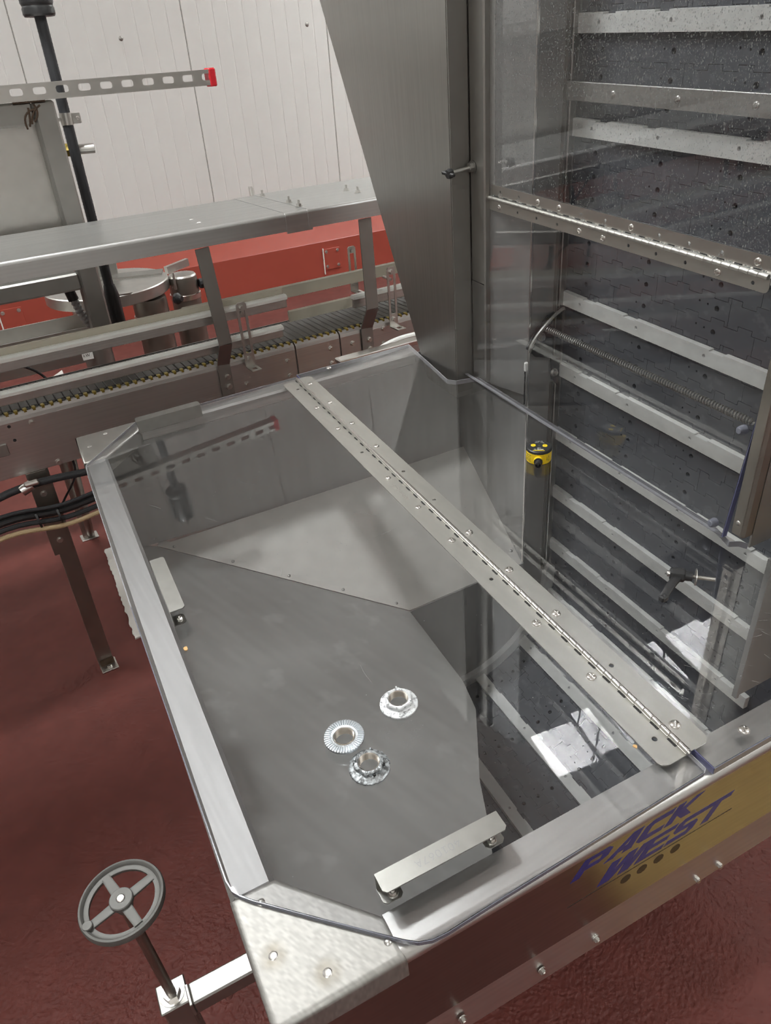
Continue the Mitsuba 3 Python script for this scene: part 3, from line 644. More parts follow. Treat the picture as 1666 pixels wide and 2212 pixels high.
# yellow sensor on the fixed cover
SX, SY = .8215, .7020
sn = thing('round_sensor', 'small round yellow sensor with a black top and two yellow buttons on the clear cover', 'sensor')
Ws = M4 @ mat4(Rz(0), (SX, SY, FZ))
ax = np.array([-.030, -.038]); ax /= np.linalg.norm(ax); ang = math.degrees(math.atan2(ax[1], ax[0]))
Wc = Ws @ mat4(Rz(ang))                                        # x: the way the plug points
put('body', lathe([(0, .0012), (.0245, .0012), (.0252, .003), (.0252, .0245), (.0245, .0250), (0, .0250)], 48), 'm_yellow', sn, Ws, 35)
put('foot_ring', lathe([(0, 0), (.0238, 0), (.0238, .0014), (0, .0014)], 40), 'm_black', sn, Ws)
put('cap', lathe([(0, .0245), (.0256, .0245), (.0258, .0262), (.0252, .0290), (.0232, .0302), (0, .0302)], 48), 'm_black', sn, Ws, 30)
bo = lathe([(0, 0), (.0050, 0), (.0050, .0008), (.0042, .0013), (0, .0013)], 24)
ort = np.array([-ax[1], ax[0]])
for s in (-1, 1):
    k = put('button', bo, 'm_yellow', sn, Wc @ mat4(t=(-.0020, s * .0115, .0301)), label='yellow push button')
    tm = meshkit.text_mesh('SET' if s < 0 else 'RUN', .0016, .0002); tm.apply_translation([-tm.bounds[:, 0].mean(), -tm.bounds[:, 1].mean(), 0]); put(k[len(sn) + 2:] + '__print', xf(tm, Rz(90), (0, 0, .0013)), 'm_print_black', sn, Wc @ mat4(t=(-.0020, s * .0115, .0301)))
def capword(txt, h, x, y, mk='m_print_white', bold=False, arc=None):
    tm = meshkit.text_mesh(txt, h, .00015, bold)
    if arc is None: tm.apply_translation([-tm.bounds[:, 0].mean(), 0, 0])
    else:
        v = tm.vertices; c = v[:, 0] - v[:, 0].mean(); r = arc + v[:, 1]; tm.vertices = np.c_[r * np.sin(c / arc), r * np.cos(c / arc), v[:, 2]]
        return put('cap_print', xf(tm, Rz(90), (0, 0, .0302)), mk, sn, Wc)
    put('cap_print', xf(tm, Rz(90), (x, y, .0302)), mk, sn, Wc)
capword('U-GAGE', .0032, .0148, 0, bold=True)
put('cap_print', box(.0165, .0186, -.0115, .0115, .0302, .0304), 'm_yellow', sn, Wc)
capword('TEACH', .0014, .0075, 0); capword('OUTPUT', .0014, .0103, 0); capword('or', .0016, -.001, 0)
capword('12-30V DC', .0018, 0, 0, arc=.0188); capword('POWER     SIGNAL', .0016, 0, 0, arc=.0150)
put('boss', xf(lathe([(0, 0), (.0092, 0), (.0088, .0075), (.0078, .0085), (0, .0085)], 28), frame((1, 0, 0)), (.0215, 0, .0125)), 'm_yellow', sn, Wc)
put('plug', xf(lathe([(0, 0), (.0085, 0), (.0085, .003), (.0066, .0035), (.0066, .006), (.0072, .0063), (.0062, .0072), (.0062, .0150), (.0050, .0152), (.0048, .0075), (0, .0075)], 28), frame((1, 0, 0)), (.0290, 0, .0115)), 'm_black', sn, Wc, 25, label='black threaded plug with pins')
PINX = .0368
for dy, dz in ((-.002, .001), (.002, .001), (0, -.002), (0, .003), (0, 0)): put('plug__pin', cyl((PINX, dy, .0115 + dz), (PINX + .0055, dy, .0115 + dz), .0005, 8), 'm_steel_bright', sn, Wc)
def sideword(lines, deg, h, rot=0):
    ms = []
    for i, l in enumerate(lines):
        tm = meshkit.text_mesh(l, h, .0002); tm.apply_translation([-tm.bounds[:, 0].mean(), -i * h * 1.7, 0]); ms.append(tm)
    m = cat(*ms); m.apply_translation([0, -m.bounds[:, 1].mean(), 0])
    if rot: m = xf(m, Rz(rot))
    v = m.vertices; r = .0252 + v[:, 2]; t = math.radians(deg) + v[:, 0] / .0252; m.vertices = np.c_[r * np.cos(t), r * np.sin(t), .0130 + v[:, 1]]
    put('side_print', m, 'm_print_black', sn, Wc)
sideword(['ULTRASONIC', 'SENSOR', '12-30V DC', '100mA MAX', 'MADE IN USA'], -54, .0019)
sideword(['IP67', '1014 CE'], 46, .0023, 90)

# black clamping lever on the fixed cover
lv = thing('clamping_lever', 'black adjustable clamping lever with a washer on its stud, lying on the clear cover', 'lever')
p0, p1 = np.array([.768, .290, FZ + .0125]), np.array([.812, .247, FZ + .0118]); dl = (p1 - p0) / np.linalg.norm(p1 - p0)
Rl = frame(dl)
put('hub', cat(xf(lathe([(0, 0), (.0085, 0), (.0108, .0025), (.0114, .010), (.0108, .0205), (.0088, .0225), (0, .0225)], 8), Rl, p0), xf(lathe([(0, .022), (.0080, .022), (.0076, .033), (0, .033)], 20), Rl, p0)), 'm_black', lv, smooth=20)
put('button', xf(lathe([(0, -.0045), (.004, -.0042), (.0048, -.0025), (.0048, .001), (0, .001)], 18), Rl, p0), 'm_steel', lv, label='steel push button')
h0, h1 = p0 + dl * .012 + np.array([-.004, -.004, -.001]), np.array([.7255, .2575, FZ + .0065]); hm = (h0 + h1) / 2 + np.array([0, 0, .005])
sp = spline([h0, hm, h1], 12)
put('arm', cat(*[hullm([p + o for p in (a, b) for o in (np.array(c) * w for c in ((-1, 1, .5), (1, -1, .5), (-1, 1, -.5), (1, -1, -.5), (0, 0, .8)))]) for a, b, w in zip(sp[:-1], sp[1:], np.linspace(.0052, .0042, 11))], box(h1[0] - .006, h1[0] + .006, h1[1] - .005, h1[1] + .005, FZ + .0005, FZ + .0115, .002)), 'm_black', lv)
put('washer', xf(lathe([(.0036, 0), (.0135, 0), (.0135, .0016), (.0036, .0016), (.0036, 0)], 28), Rl, p0 + dl * .0375), 'm_steel', lv)
put('stud', cat(*[xf(lathe([(0, 0), (.0027, 0), (.0033, .0007), (.0027, .0014), (0, .0014)], 14), Rl, p0 + dl * (.030 + .0014 * i)) for i in range(26)]), 'm_steel', lv, smooth=False)
# crumbs
for (x, y), lab, s in [((.0555, .552), 'tan crumb on the lid beside the left handle', .0042), ((.509, .077), 'pale crumb on the lid near the front end of the hinge', .0036), ((.528, .184), 'orange crumb at the edge of the hinge', .003)]:
    a = np.arange(7) * 2 * np.pi / 7; r = s * RNG.uniform(.5, 1.1, 7)
    m = ext(Polygon(np.c_[r * np.cos(a), r * np.sin(a) * 1.4]), s * .35)
    single('crumb', m, 'm_crumb', lab, 'crumb', M4 @ mat4(t=(x, y, LIDZ + .0003)))

def flecks(n, poly, z, rr, seed):
    g = np.random.default_rng(seed); P = Polygon(poly); V, F = [], []; x0, y0, x1, y1 = P.bounds
    while len(F) < 3 * n:
        x, y = g.uniform(x0, x1), g.uniform(y0, y1)
        if not P.contains(Point(x, y)): continue
        r = g.uniform(*rr); a = np.arange(5) * 1.2566 + g.uniform(0, 6); b = len(V); q = g.uniform(.5, 1.6)
        V += [(x + r * q * math.cos(t), y + r * math.sin(t), z) for t in a]; F += [(b, b + 1, b + 2), (b, b + 2, b + 3), (b, b + 3, b + 4)]
    return trimesh.Trimesh(np.array(V), np.array(F), process=False)
def scratches(n, box4, z, ll, seed, w=.00022):
    g = np.random.default_rng(seed); V, F = [], []
    for i in range(n):
        x, y = g.uniform(box4[0], box4[1]), g.uniform(box4[2], box4[3]); a = g.normal(2.2, .5); l = g.uniform(*ll); k = 6; c = g.normal(0, 4)
        p = np.array([(x + l * t * math.cos(a + c * l * t), y + l * t * math.sin(a + c * l * t)) for t in np.linspace(0, 1, k)]); d = np.gradient(p, axis=0); d /= np.linalg.norm(d, axis=1)[:, None]
        nrm = np.c_[-d[:, 1], d[:, 0]] * w; b = len(V); V += [(*(q + o), z) for q, o in zip(p, nrm)] + [(*(q - o), z) for q, o in zip(p, nrm)]
        for j in range(k - 1): F += [(b + j, b + j + 1, b + k + j + 1), (b + j, b + k + j + 1, b + k + j)]
    return trimesh.Trimesh(np.array(V), np.array(F), process=False)
mat('m_fleck', {'type': 'twosided', 'bsdf': principled((.30, .30, .295), .7)})
put('dust_specks', flecks(260, [(.06, .10), (.50, .06), (.50, 1.3), (.15, 1.3), (.06, 1.2)], LIDZ + .0003, (.0003, .0007), 11), 'm_fleck', lid, smooth=False, kind='stuff')
put('dust_ring', flecks(420, [(.235, .20), (.285, .215), (.300, .255), (.275, .275), (.235, .262)], LIDZ + .0003, (.0002, .0004), 12), 'm_fleck', lid, smooth=False, kind='stuff')
put('scratches', scratches(10, (.08, .48, .25, 1.0), LIDZ + .0003, (.015, .05), 13, .00014), 'm_fleck', lid, smooth=False, kind='stuff')
put('scratches', scratches(60, (.60, .86, .06, .22), FZ + .0003, (.004, .018), 14, .00013), 'm_fleck', fc, smooth=False, kind='stuff')
put('dust_specks', flecks(160, [(.60, .06), (.9, .06), (.9, 1.1), (.60, 1.3)], FZ + .0003, (.0003, .0008), 15), 'm_fleck', fc, smooth=False, kind='stuff')

# ================================================================== handwheel jack in front of the left corner
hx, hy, hz = -.151, .401, -.282
hw = thing('handwheel', 'grey cast four spoke handwheel on an upright spindle below the corner of the hopper', 'handwheel')
Wh = M4 @ mat4(Rz(18), (hx, hy, hz))
put('rim', lathe([(.0485, -.004), (.0495, -.007), (.0590, -.0095), (.0640, -.006), (.0645, 0), (.0628, .0045), (.0598, .0052), (.0575, .0030), (.0560, -.0005), (.0525, -.0015), (.0490, -.001), (.0485, -.004)], 72), 'm_cast', hw, Wh, 35)
for k in range(4):
    put('spoke', xf(hullm([(x, s * w, z) for x, w in ((.010, .0080), (.051, .0066)) for s in (-1, 1) for z in (-.0035, .0)] + [(x, s * w * .7, .001) for x, w in ((.010, .0080), (.051, .0066)) for s in (-1, 1)]), Rz(90 * k)), 'm_cast', hw, Wh)
put('hub', lathe([(0, -.020), (.0120, -.020), (.0150, -.006), (.0178, -.002), (.0178, .0048), (.0165, .0060), (.0068, .0060), (.0066, .0040), (0, .0040)], 40), 'm_cast', hw, Wh, 30)
put('hub_screw', lathe([(0, .0035), (.0062, .0035), (.0062, .0062), (.0050, .0072), (.0018, .0070), (.0015, .006), (0, .006)], 28), 'm_steel_bright', hw, Wh)
put('grip_boss', lathe([(0, -.006), (.0078, -.006), (.0078, .0050), (.0068, .0062), (0, .0062)], 24), 'm_cast', hw, Wh @ mat4(t=tuple(Rz(180) @ np.array([.0545, 0, 0]))))
put('spindle', cyl((hx, hy, -.60), (hx, hy, hz - .015), .0085, 20), 'm_steel_hot', hw)
jb = thing('jack_post', 'square steel jack post with a hex nut under the handwheel spindle', 'jack post')
put('top_plate', box(hx - .0255, hx + .0255, hy - .0255, hy + .0255, -.600, -.594, .002), 'm_steel_dull', jb)
put('tube', box(hx - .0225, hx + .0225, hy - .0225, hy + .0225, -1.02, -.600, .003), 'm_steel_dull', jb)
put('nut', cat(*[xf(hex_bolt(.0155, .010), np.eye(3), (hx, hy, -.594))]), 'm_steel_bright', jb)
put('foot', box(hx - .05, hx + .05, hy - .05, hy + .05, -1.026, -1.016, .003), 'm_steel_dull', jb)
k = put('support_arm', box(hx + .030, .12, hy - .044, hy - .006, -.612, -.574, .003), 'm_steel_dull', hop, label='square tube arm reaching to the jack post')
put('support_arm__end_cap', box(hx + .0245, hx + .030, hy - .044, hy - .006, -.612, -.574, .001), 'm_steel_dull', hop)
put('leg', box(.02, .065, .06, .105, -.95, -.30, .003), 'm_steel_dull', hop)
put('leg__foot', cat(cyl((.0425, .0825, -1.0), (.0425, .0825, -.94), .008, 14), cyl((.0425, .0825, -1.020), (.0425, .0825, -1.005), .03, 24)), 'm_rubber', hop)
put('support_arm__fitting', cat(cyl((hx + .085, hy - .025, -.612), (hx + .085, hy - .025, -.645), .008, 14), box(hx + .07, hx + .10, hy - .035, hy - .015, -.627, -.612, .003)), 'm_steel_bright', hop)

# ================================================================== the filling line conveyor behind the hopper (room axes)
cv = thing('bottle_conveyor', 'stainless slat conveyor running along behind the hopper with white guide rails', 'conveyor')
CY, CXa, CXb = 2.264, -1.2, 2.9
def side(x0, x1): return cat(box(x0, x1, CY, CY + .004, .795, .962, .001), xf(ext([(CY, .958), (CY + .002, .972), (CY + .012, .981), (CY + .026, .981), (CY + .026, .976), (CY + .014, .976), (CY + .006, .968), (CY + .004, .958)], x1 - x0), YZ, (x0, 0, 0)))
for a, b in [(CXa, .976), (.981, 1.148), (1.153, CXb)]: put('side_plate', side(a, b), 'm_steel_x', cv, I4)
put('side_plate', box(CXa, CXb, 2.505, 2.509, .795, .985), 'm_steel_dull', cv, I4)
put('bed', box(CXa, CXb, 2.285, 2.500, .955, .972), 'm_steel_dull', cv, I4)
put('splice_plate', box(.95, 1.18, CY + .005, CY + .009, .80, .955), 'm_steel_dull', cv, I4)
for x, z in [(.119, .944), (.155, .804), (.790, .886), (.947, .928), (.948, .874), (1.112, .932), (1.111, .878), (1.20, .93), (1.33, .90), (1.20, .87), (1.33, .955), (-.2, .944)]:
    put('bolt', BOLT, None, cv, mat4(frame((0, -1, 0)), (x, CY, z)))
HOLE = mikit.ply(cyl((0, 0, 0), (0, 0, .0006), .0048, 14), 'm_dark')
for x, z in [(.058, .951), (.060, .907), (.023, .885)]: put('hole', HOLE, None, cv, mat4(frame((0, -1, 0)), (x, CY, z)))
put('sensor_bracket', box(-.02, .036, CY - .006, CY, .868, .905, .002), 'm_steel_dull', cv, I4)
SL = mikit.ply(box(0, .0238, 2.292, 2.494, .980, .9865, .0022), 'm_slat')
CH = mikit.ply(cat(box(.002, .014, 2.276, 2.293, .972, .986, .002), cyl((.008, 2.272, .9785), (.008, 2.277, .9785), .0042, 10)), 'm_brass')
CH2 = mikit.ply(box(.0, .0245, 2.279, 2.292, .970, .984, .002), 'm_black')
for i in range(92):
    x = -.22 + i * .025
    put('slat', SL, None, cv, mat4(t=(x, 0, 0))); put('chain_link', CH, None, cv, mat4(t=(x, 0, 0))); 
    if i % 2: put('chain_gap', CH2, None, cv, mat4(t=(x, 0, 0)))
# guide rails
def guide(x0, x1, y, z, h=.028):
    k = put('guide_rail', box(x0, x1, y, y + .012, z - h, z - .004, .002), 'm_steel_x', cv, I4)
    put(k[len(cv) + 2:] + '__wear_strip', xf(ext(Polygon([(-.008, -.002), (.016, -.002), (.018, .006), (.012, .0125), (-.002, .0125), (-.009, .007)]), x1 - x0), YZ, (x0, y, z - .006)), 'm_railwhite', cv, I4)
guide(CXa, .972, 2.268, 1.142, .036); guide(CXa, .945, 2.268, 1.046, .034)
put('guide_rail', box(CXa, .972, 2.290, 2.300, 1.128, 1.166, .003), 'm_beige', cv, I4, label='beige inner guide rail')
def beige(x0, x1, y, z0, z1): put('far_rail', xf(ext(Polygon([(0, z0), (.012, z0), (.014, z1 - .006), (.008, z1), (0, z1 - .004)]), x1 - x0), YZ, (x0, y, 0)), 'm_beige', cv, I4, label='beige far guide rail')
beige(.690, 2.6, 2.50, 1.068, 1.112); beige(1.040, 2.6, 2.42, 1.006, 1.045)
guide(1.225, 2.6, 2.28, 1.085, .040)
# brackets that hold the rails
def slot_bracket(x, y, z0, z1, w=.034):
    pl = Polygon([(-w / 2, z0), (w / 2, z0), (w / 2, z1 - .006), (w / 2 - .006, z1), (-w / 2 + .006, z1), (-w / 2, z1 - .006)])
    s = sbox(-.006, z0 + .050, .006, z1 - .028).buffer(.003)
    m = xf(ext(pl.difference(s), .004), XZ, (x, y + .004, 0))
    ft = ext(sbox(-w / 2, -.055, w / 2, .004).difference(sbox(-.007, -.040, .007, -.024)), .004); ft.apply_translation([x, y, z0])
    k = put('rail_bracket', cat(m, ft), 'm_steel', cv, I4, label='slotted steel angle bracket')
    for z in (z1 - .016, z0 + .028): put(k[len(cv) + 2:] + '__bolt', BOLT, None, cv, mat4(frame((0, -1, 0)), (x, y, z)))
slot_bracket(.806, 2.246, .948, 1.160); slot_bracket(1.365, 2.246, .958, 1.168); 
slot_bracket(1.42, 2.62, 1.0, 1.172)
for x in (.806, 1.365): put('rail_rod', cyl((x, 2.25, 1.125), (x, 2.30, 1.125), .005, 12), 'm_steel', cv, I4)
# supports of the cover
for x0, w, sh in [(.722, .042, -.015), (1.262, .046, 0)]:
    pr = [(x0 - .004, 2.2585, .86), (x0 - .004, 2.2585, .975), (x0 + .004, 2.222, 1.050), (x0 + sh, 2.222, 1.345)]
    k = put('cover_strap', cat(*[beam(a, b, w, .006, (0, 1, 0)) for a, b in zip(pr[:-1], pr[1:])]), 'm_steel_dull', cv, I4, label='bent flat strap holding up the cover')
    for z in (.898, .932): put(k[len(cv) + 2:] + '__bolt', BOLT_TALL if False else BOLT, None, cv, mat4(frame((0, -1, 0)), (x0 + .002, 2.255, z)))
# its cover
co = thing('conveyor_cover', 'long folded stainless cover over the slat conveyor, joined by a lapped sleeve', 'cover')
CYa, CYb, CZt = 2.200, 2.620, 1.404
def channel(x0, x1, o=0., drop=.052):
    t, r = .003, .010
    pr = [(CYa - o, CZt - drop)] + [(CYa - o + r - r * math.cos(a), CZt + o - r + r * math.sin(a)) for a in np.linspace(0, math.pi / 2, 6)] + [(CYb + o - r + r * math.sin(a), CZt + o - r + r * math.cos(a)) for a in np.linspace(0, math.pi / 2, 6)] + [(CYb + o, CZt - drop)]
    inn = [(CYb + o - t, CZt - drop), (CYb + o - t, CZt + o - t), (CYa - o + t, CZt + o - t), (CYa - o + t, CZt - drop)]
    return xf(ext(Polygon(pr + inn), x1 - x0), YZ, (x0, 0, 0))
k0 = put('section', channel(CXa, .985, .0), 'm_cover', co, I4, 40); put('section', channel(1.05, 2.9, .003), 'm_cover', co, I4, 40); put('sleeve', channel(.975, 1.062, .0015, .058), 'm_cover', co, I4, 40)
for x, y in [(1.065, 2.36), (1.055, 2.265), (1.32 - .02, 2.40), (1.305, 2.33), (1.06, 2.56)]: put('bolt', BOLT_TALL, None, co, mat4(t=(x, y, CZt + .003)))
for x, y in [(.735, 2.36), (.735, 2.29)]: put('hole', cyl((x, y, CZt), (x, y, CZt + .0006), .006, 16), 'm_print_white', co, I4)
put('lug', box(1.04, 1.052, 2.612, 2.63, CZt, CZt + .03, .002), 'm_steel_bright', co, I4)
# legs, braces
put('leg', cat(box(.070, .074, CY, CY + .050, .0, .80), box(.070, .120, CY + .002, CY + .006, .03, .80)), 'm_steel_hot', cv, I4, label='dark steel angle leg')
put('leg__slide', cat(box(.056, .062, CY - .004, CY + .050, .50, .795), box(.056, .112, CY - .006, CY - .002, .50, .795)), 'm_steel_hot', cv, I4)
put('leg__foot_plate', box(.070, .128, CY - .036, CY + .03, .0, .005, .001), 'm_steel', cv, I4); put('leg__foot_bolt', BOLT, None, cv, mat4(t=(.100, CY - .016, .005)))
put('leg__foot_weld', box(.074, .122, CY - .002, CY + .002, .002, .030), 'm_stain', cv, I4)
for z in (.72, .66, .55): put('leg__bolt', BOLT, None, cv, mat4(frame((0, -1, 0)), (.085, CY - .006, z)))
put('leg', cat(cyl((.235, 3.19, .0), (.235, 3.19, .62), .019, 20), cyl((.250, 3.19, .012), (.222, 2.55, .80), .017, 18)), 'm_steel_hot', cv, I4, label='round steel tube leg')
put('leg__foot_plate', box(.205, .280, 3.16, 3.22, 0, .006, .001), 'm_steel', cv, I4)
# air tube, cable bundle and hoses along the leg
zb = [(-.6, 2.235, .740), (-.05, 2.235, .755), (.06, 2.232, .772), (.22, 2.235, .760), (.6, 2.236, .765), (1.2, 2.236, .77)]
single('air_tube', tube(spline(zb, 40), .0115, 12), 'm_rubber', 'black air tube running under the slat conveyor', 'tube', I4)
k = thing('pipe_clamp', 'bright cast clamp holding the black tube to the dark leg', 'clamp')
put('body', cat(cyl((.030, 2.228, .762), (.062, 2.228, .774), .0165, 16), box(.040, .082, 2.205, 2.228, .777, .789, .004)), 'm_steel_bright', k, I4); put('screw', SCREW, None, k, mat4(t=(.062, 2.214, .789)))
zb = [(-.6, 2.22, .60), (-.2, 2.215, .655), (0, 2.215, .688), (.10, 2.213, .672), (.22, 2.225, .672), (.5, 2.23, .70), (1.1, 2.23, .72)]
p = spline(zb, 50)
for i, (o, r, mk, lb) in enumerate([((0, 0), .013, 'm_black', 'thick black cable in the bundle tied to the dark leg'), ((-.008, -.0235), .008, 'm_rubber', 'thin black cable below the thick one'), ((-.014, -.043), .0075, 'm_tan', 'tan hose tied along the cable bundle'), ((-.010, .023), .006, 'm_rubber', 'thin black cable above the thick one')]):
    q = p + np.array([0, o[0], o[1]]) + np.c_[0 * p[:, 0], .001 * np.sin(p[:, 0] * 14 + i), .0015 * np.sin(p[:, 0] * 9 + i * 2)]
    single('cable', tube(q, r, 10), mk, lb, 'cable', I4)
for x in (.045, .105): single('cable_tie', xf(lathe([(.026, -.003), (.028, -.003), (.028, .003), (.026, .003), (.026, -.003)], 24), frame((1, 0, .1)), (x, 2.210, .668 if x < .1 else .662)), 'm_black', 'black cable tie ' + ('left' if x < .1 else 'right') + ' of the two around the bundle', 'cable tie', I4)
single('cable', tube(spline([(.19, 2.30, .82), (.185, 2.33, .70), (.15, 2.36, .64), (.11, 2.33, .60)], 20), .0035, 8), 'm_rubber', 'thin dark cable looping down beside the corner of the hopper', 'cable', I4)
single('cable', tube(spline([(1.20, 2.12, .93), (1.26, 2.11, .957), (1.34, 2.10, .967), (1.5, 2.1, .95)], 20), .009, 10), 'm_print_white', 'white cable behind the far edge of the hopper', 'cable', I4)
single('cover_lip', box(1.02, 1.33, 2.02, 2.06, .962, .978, .003), 'm_steel_bright', 'pale steel ledge behind the far end of the clear cover', 'ledge', I4)
# ------------------------------------------------------------------ control frame and slotted strut
sf = thing('control_stand', 'welded square tube frame with a grey back plate and weld stains behind the conveyor cover', 'frame')
FY = 2.66
put('upright', box(.420, .484, FY, FY + .064, 1.02, 1.742, .006), 'm_steel_dull', sf, I4)
put('top_tube', box(-1.0, .420, FY, FY + .064, 1.680, 1.742, .006), 'm_steel_dull', sf, I4)
put('lower_tube', box(-1.0, .420, FY, FY + .064, 1.195, 1.250, .006), 'm_steel_dull', sf, I4)
put('back_plate', box(-1.0, .42, FY + .05, FY + .056, 1.25, 1.68), 'm_steel', sf, I4)
put('weld_stain', cat(*[tube(spline([(.425 + .02 * math.sin(i * 2.1), FY - .0004, 1.735 - .004 * i), (.43 - .012 * i, FY - .0006, 1.715 - .003 * i), (.415 - .008 * i, FY - .0005, 1.69 - .006 * i)], 8), .003, 6) for i in range(4)]), 'm_stain', sf, I4)
put('weld_stain', box(.37, .46, FY - .0006, FY + .01, 1.739, 1.7435), 'm_stain', sf, I4)
st = thing('slotted_strut', 'slotted steel strut channel with a red end cap lying on the square tube frame', 'strut')
y0, z0, z1 = 2.640, 1.744, 1.788
q = sbox(-1.0, z0, .975, z1)
for i in range(-20, 9):
    x = .3845 + i * .0643 if False else .3845 + i * .0642
    if -.98 < x < .96: q = q.difference(sbox(x - .0105, z0 + .0165, x + .0105, z0 + .0315 - .003).buffer(.0) .buffer(.004).buffer(-.0) if False else sbox(x - .011, z0 + .0215, x + .011, z0 + .0265).buffer(.0068))
q = q.difference(sbox(.962 - .011, z0 + .0215, .980, z0 + .0265).buffer(.0068).intersection(sbox(.9, 1.7, .975, 1.8)))
put('web', xf(ext(q, .0028), XZ, (0, y0 + .0028, 0)), 'm_steel', st, I4)
put('flange', cat(box(-1.0, .975, y0 + .0028, y0 + .041, z1 - .0028, z1), box(-1.0, .975, y0 + .0028, y0 + .041, z0, z0 + .0028)), 'm_steel', st, I4)
put('end_cap', cat(box(.968, .992, y0 - .003, y0 + .044, z0 - .004, z1 + .004, .004)), 'm_red', st, I4, label='red plastic end cap')
# black post with its junction cap
pp = thing('black_post', 'black upright tube with a black cap on top, clamped behind the slotted strut', 'post')
PX_, PY_ = .526, 2.765
put('tube', cyl((PX_, PY_, 1.16), (PX_, PY_, 1.965), .0165, 20), 'm_rubber', pp, I4)
put('sleeve', lathe([(0, 0), (.020, 0), (.026, .03), (.026, .13), (.019, .165), (0, .165)], 18), 'm_black', pp, mat4(t=(PX_, PY_, 1.005)))
put('cap', lathe([(0, 0), (.042, 0), (.0455, .006), (.0455, .020), (.043, .026), (.0465, .034), (.0465, .125), (.034, .152), (0, .154)], 32), 'm_black', pp, mat4(t=(PX_, PY_, 1.952)))
pc = thing('tube_clamp', 'small steel clamp around the black post', 'clamp')
put('band', cat(lathe([(.0168, 0), (.0188, 0), (.0188, .034), (.0168, .034), (.0168, 0)], 24)), 'm_steel', pc, mat4(t=(PX_, PY_, 1.668)))
put('ear', cat(box(PX_ + .016, PX_ + .044, PY_ - .004, PY_ - .001, 1.670, 1.700, .001), box(.484, PX_ - .016, PY_ - .003, PY_ + .003, 1.680, 1.690)), 'm_steel', pc, I4); put('screw', SCREW, None, pc, mat4(frame((0, -1, 0)), (PX_ + .034, PY_ - .004, 1.684)))
sp_ = thing('pipe_stub', 'short open galvanised pipe stub behind the black post', 'pipe')
put('pipe', lathe([(.0, .0), (.0145, 0), (.0145, .095), (.0115, .095), (.0115, .05), (0, .05)], 24), 'm_steel', sp_, mat4(frame((1, -.25, 0)), (.500, 2.80, 1.595)))
put('fitting', xf(hex_bolt(.021, .028), frame((1, -.25, 0)), (.495, 2.80, 1.597)), 'm_brass', sp_, I4)
# hose at the frame
ho = thing('cable_hose', 'grey corrugated cable conduit with a black gland under the square tube frame', 'hose')
p = spline([(.395, 2.74, 1.155), (.402, 2.74, 1.12), (.425, 2.73, 1.06), (.47, 2.72, 1.02), (.50, 2.72, .99)], 60)
put('conduit', tube(p, .0135 + .0015 * np.sin(np.arange(60) * 1.6), 12), 'm_grey', ho, I4); put('gland', cyl((.385, 2.74, 1.205), (.395, 2.74, 1.150), .0175, 16), 'm_black', ho, I4)
# ------------------------------------------------------------------ turntable with canisters
tt = thing('turntable', 'round stainless turntable disc carried on upright cylinders behind the conveyor', 'turntable')
TX, TY, TZ, TR = .621, 3.302, 1.057, .250
put('disc', lathe([(0, -.046), (TR - .003, -.046), (TR, -.043), (TR, -.004), (TR - .004, 0), (0, 0)], 72), 'm_steel', tt, mat4(t=(TX, TY, TZ)))
put('guide_plate', cat(beam((.55, 3.42, TZ + .001), (.86, 3.30, TZ + .001), .012, .08, (0, 1, 0)), box(.62, .70, 3.40, 3.47, TZ, TZ + .09, .004)), 'm_steel_dull', tt, I4)
put('scraper', plate([(.560, 3.06, TZ + .004), (.66, 3.05, TZ + .004), (.60, 3.13, TZ + .004)], .003), 'm_steel_bright', tt, I4)
for x, y, r, zt in [(.745, 3.16, .070, 1.010), (.925, 3.25, .062, 1.045)]:
    k = put('canister', lathe([(0, 0), (r, 0), (r, zt - .03), (r * .97, zt - .008), (0, zt)], 40), 'm_steel_hot', tt, mat4(t=(x, y, 0)), 30)
    put(k[len(tt) + 2:] + '__band', lathe([(r, 0), (r + .004, .002), (r + .004, .022), (r, .024), (r, 0)], 40), 'm_steel_bright', tt, mat4(t=(x, y, zt - .10)))
put('lid_can', lathe([(0, 0), (.058, 0), (.060, .004), (.060, .045), (.055, .052), (0, .054)], 36), 'm_steel', tt, mat4(t=(.925, 3.25, .995)))
put('clamp_arm', cat(beam((.86, 3.24, 1.075), (.975, 3.30, 1.08), .018, .03), cyl((.875, 3.20, 1.0), (.875, 3.20, 1.07), .006, 10)), 'm_steel', tt, I4)
put('knob', cat(xf(lathe([(0, 0), (.022, 0), (.024, .012), (.015, .022), (.012, .03), (0, .03)], 10), frame((.6, -.75, 0)), (.838, 3.10, .990))), 'm_black', tt, I4)
put('knob', xf(lathe([(0, 0), (.020, 0), (.022, .012), (.013, .024), (0, .026)], 10), frame((1, 0, 0)), (.985, 3.22, 1.00)), 'm_black', tt, I4)
put('column', cyl((.50, 3.38, 0), (.50, 3.38, 1.0), .032, 20), 'm_steel', tt, I4)
put('motor', lathe([(0, 0), (.055, 0), (.055, .86), (.045, .89), (0, .89)], 28), 'm_steel_dull', tt, mat4(t=(.475, 3.05, .02)))
put('base', box(.42, .98, 3.04, 3.60, 0, .020, .003), 'm_steel_dull', tt, I4)
single('white_sheet', plate([(.165, 5.10, .004), (.60, 5.62, .004), (.56, 5.12, .004), (.30, 5.03, .004)][::-1], .004), 'm_white_board', 'white sheet lying on the far floor behind the slat conveyor', 'sheet', I4)
put('infeed_tray', cat(box(-.7, .50, 3.06, 3.26, .905, .912), box(-.7, .50, 3.262, 3.270, .905, .965), box(-.7, .50, 3.058, 3.063, .83, .965)), 'm_steel', tt, I4)
tm = cat(*[xf(meshkit.text_mesh(s, .012, .0004), np.eye(3), (0, -.02 * i, 0)) for i, s in enumerate(('TYPE', 'V/Hz', 'kW'))])
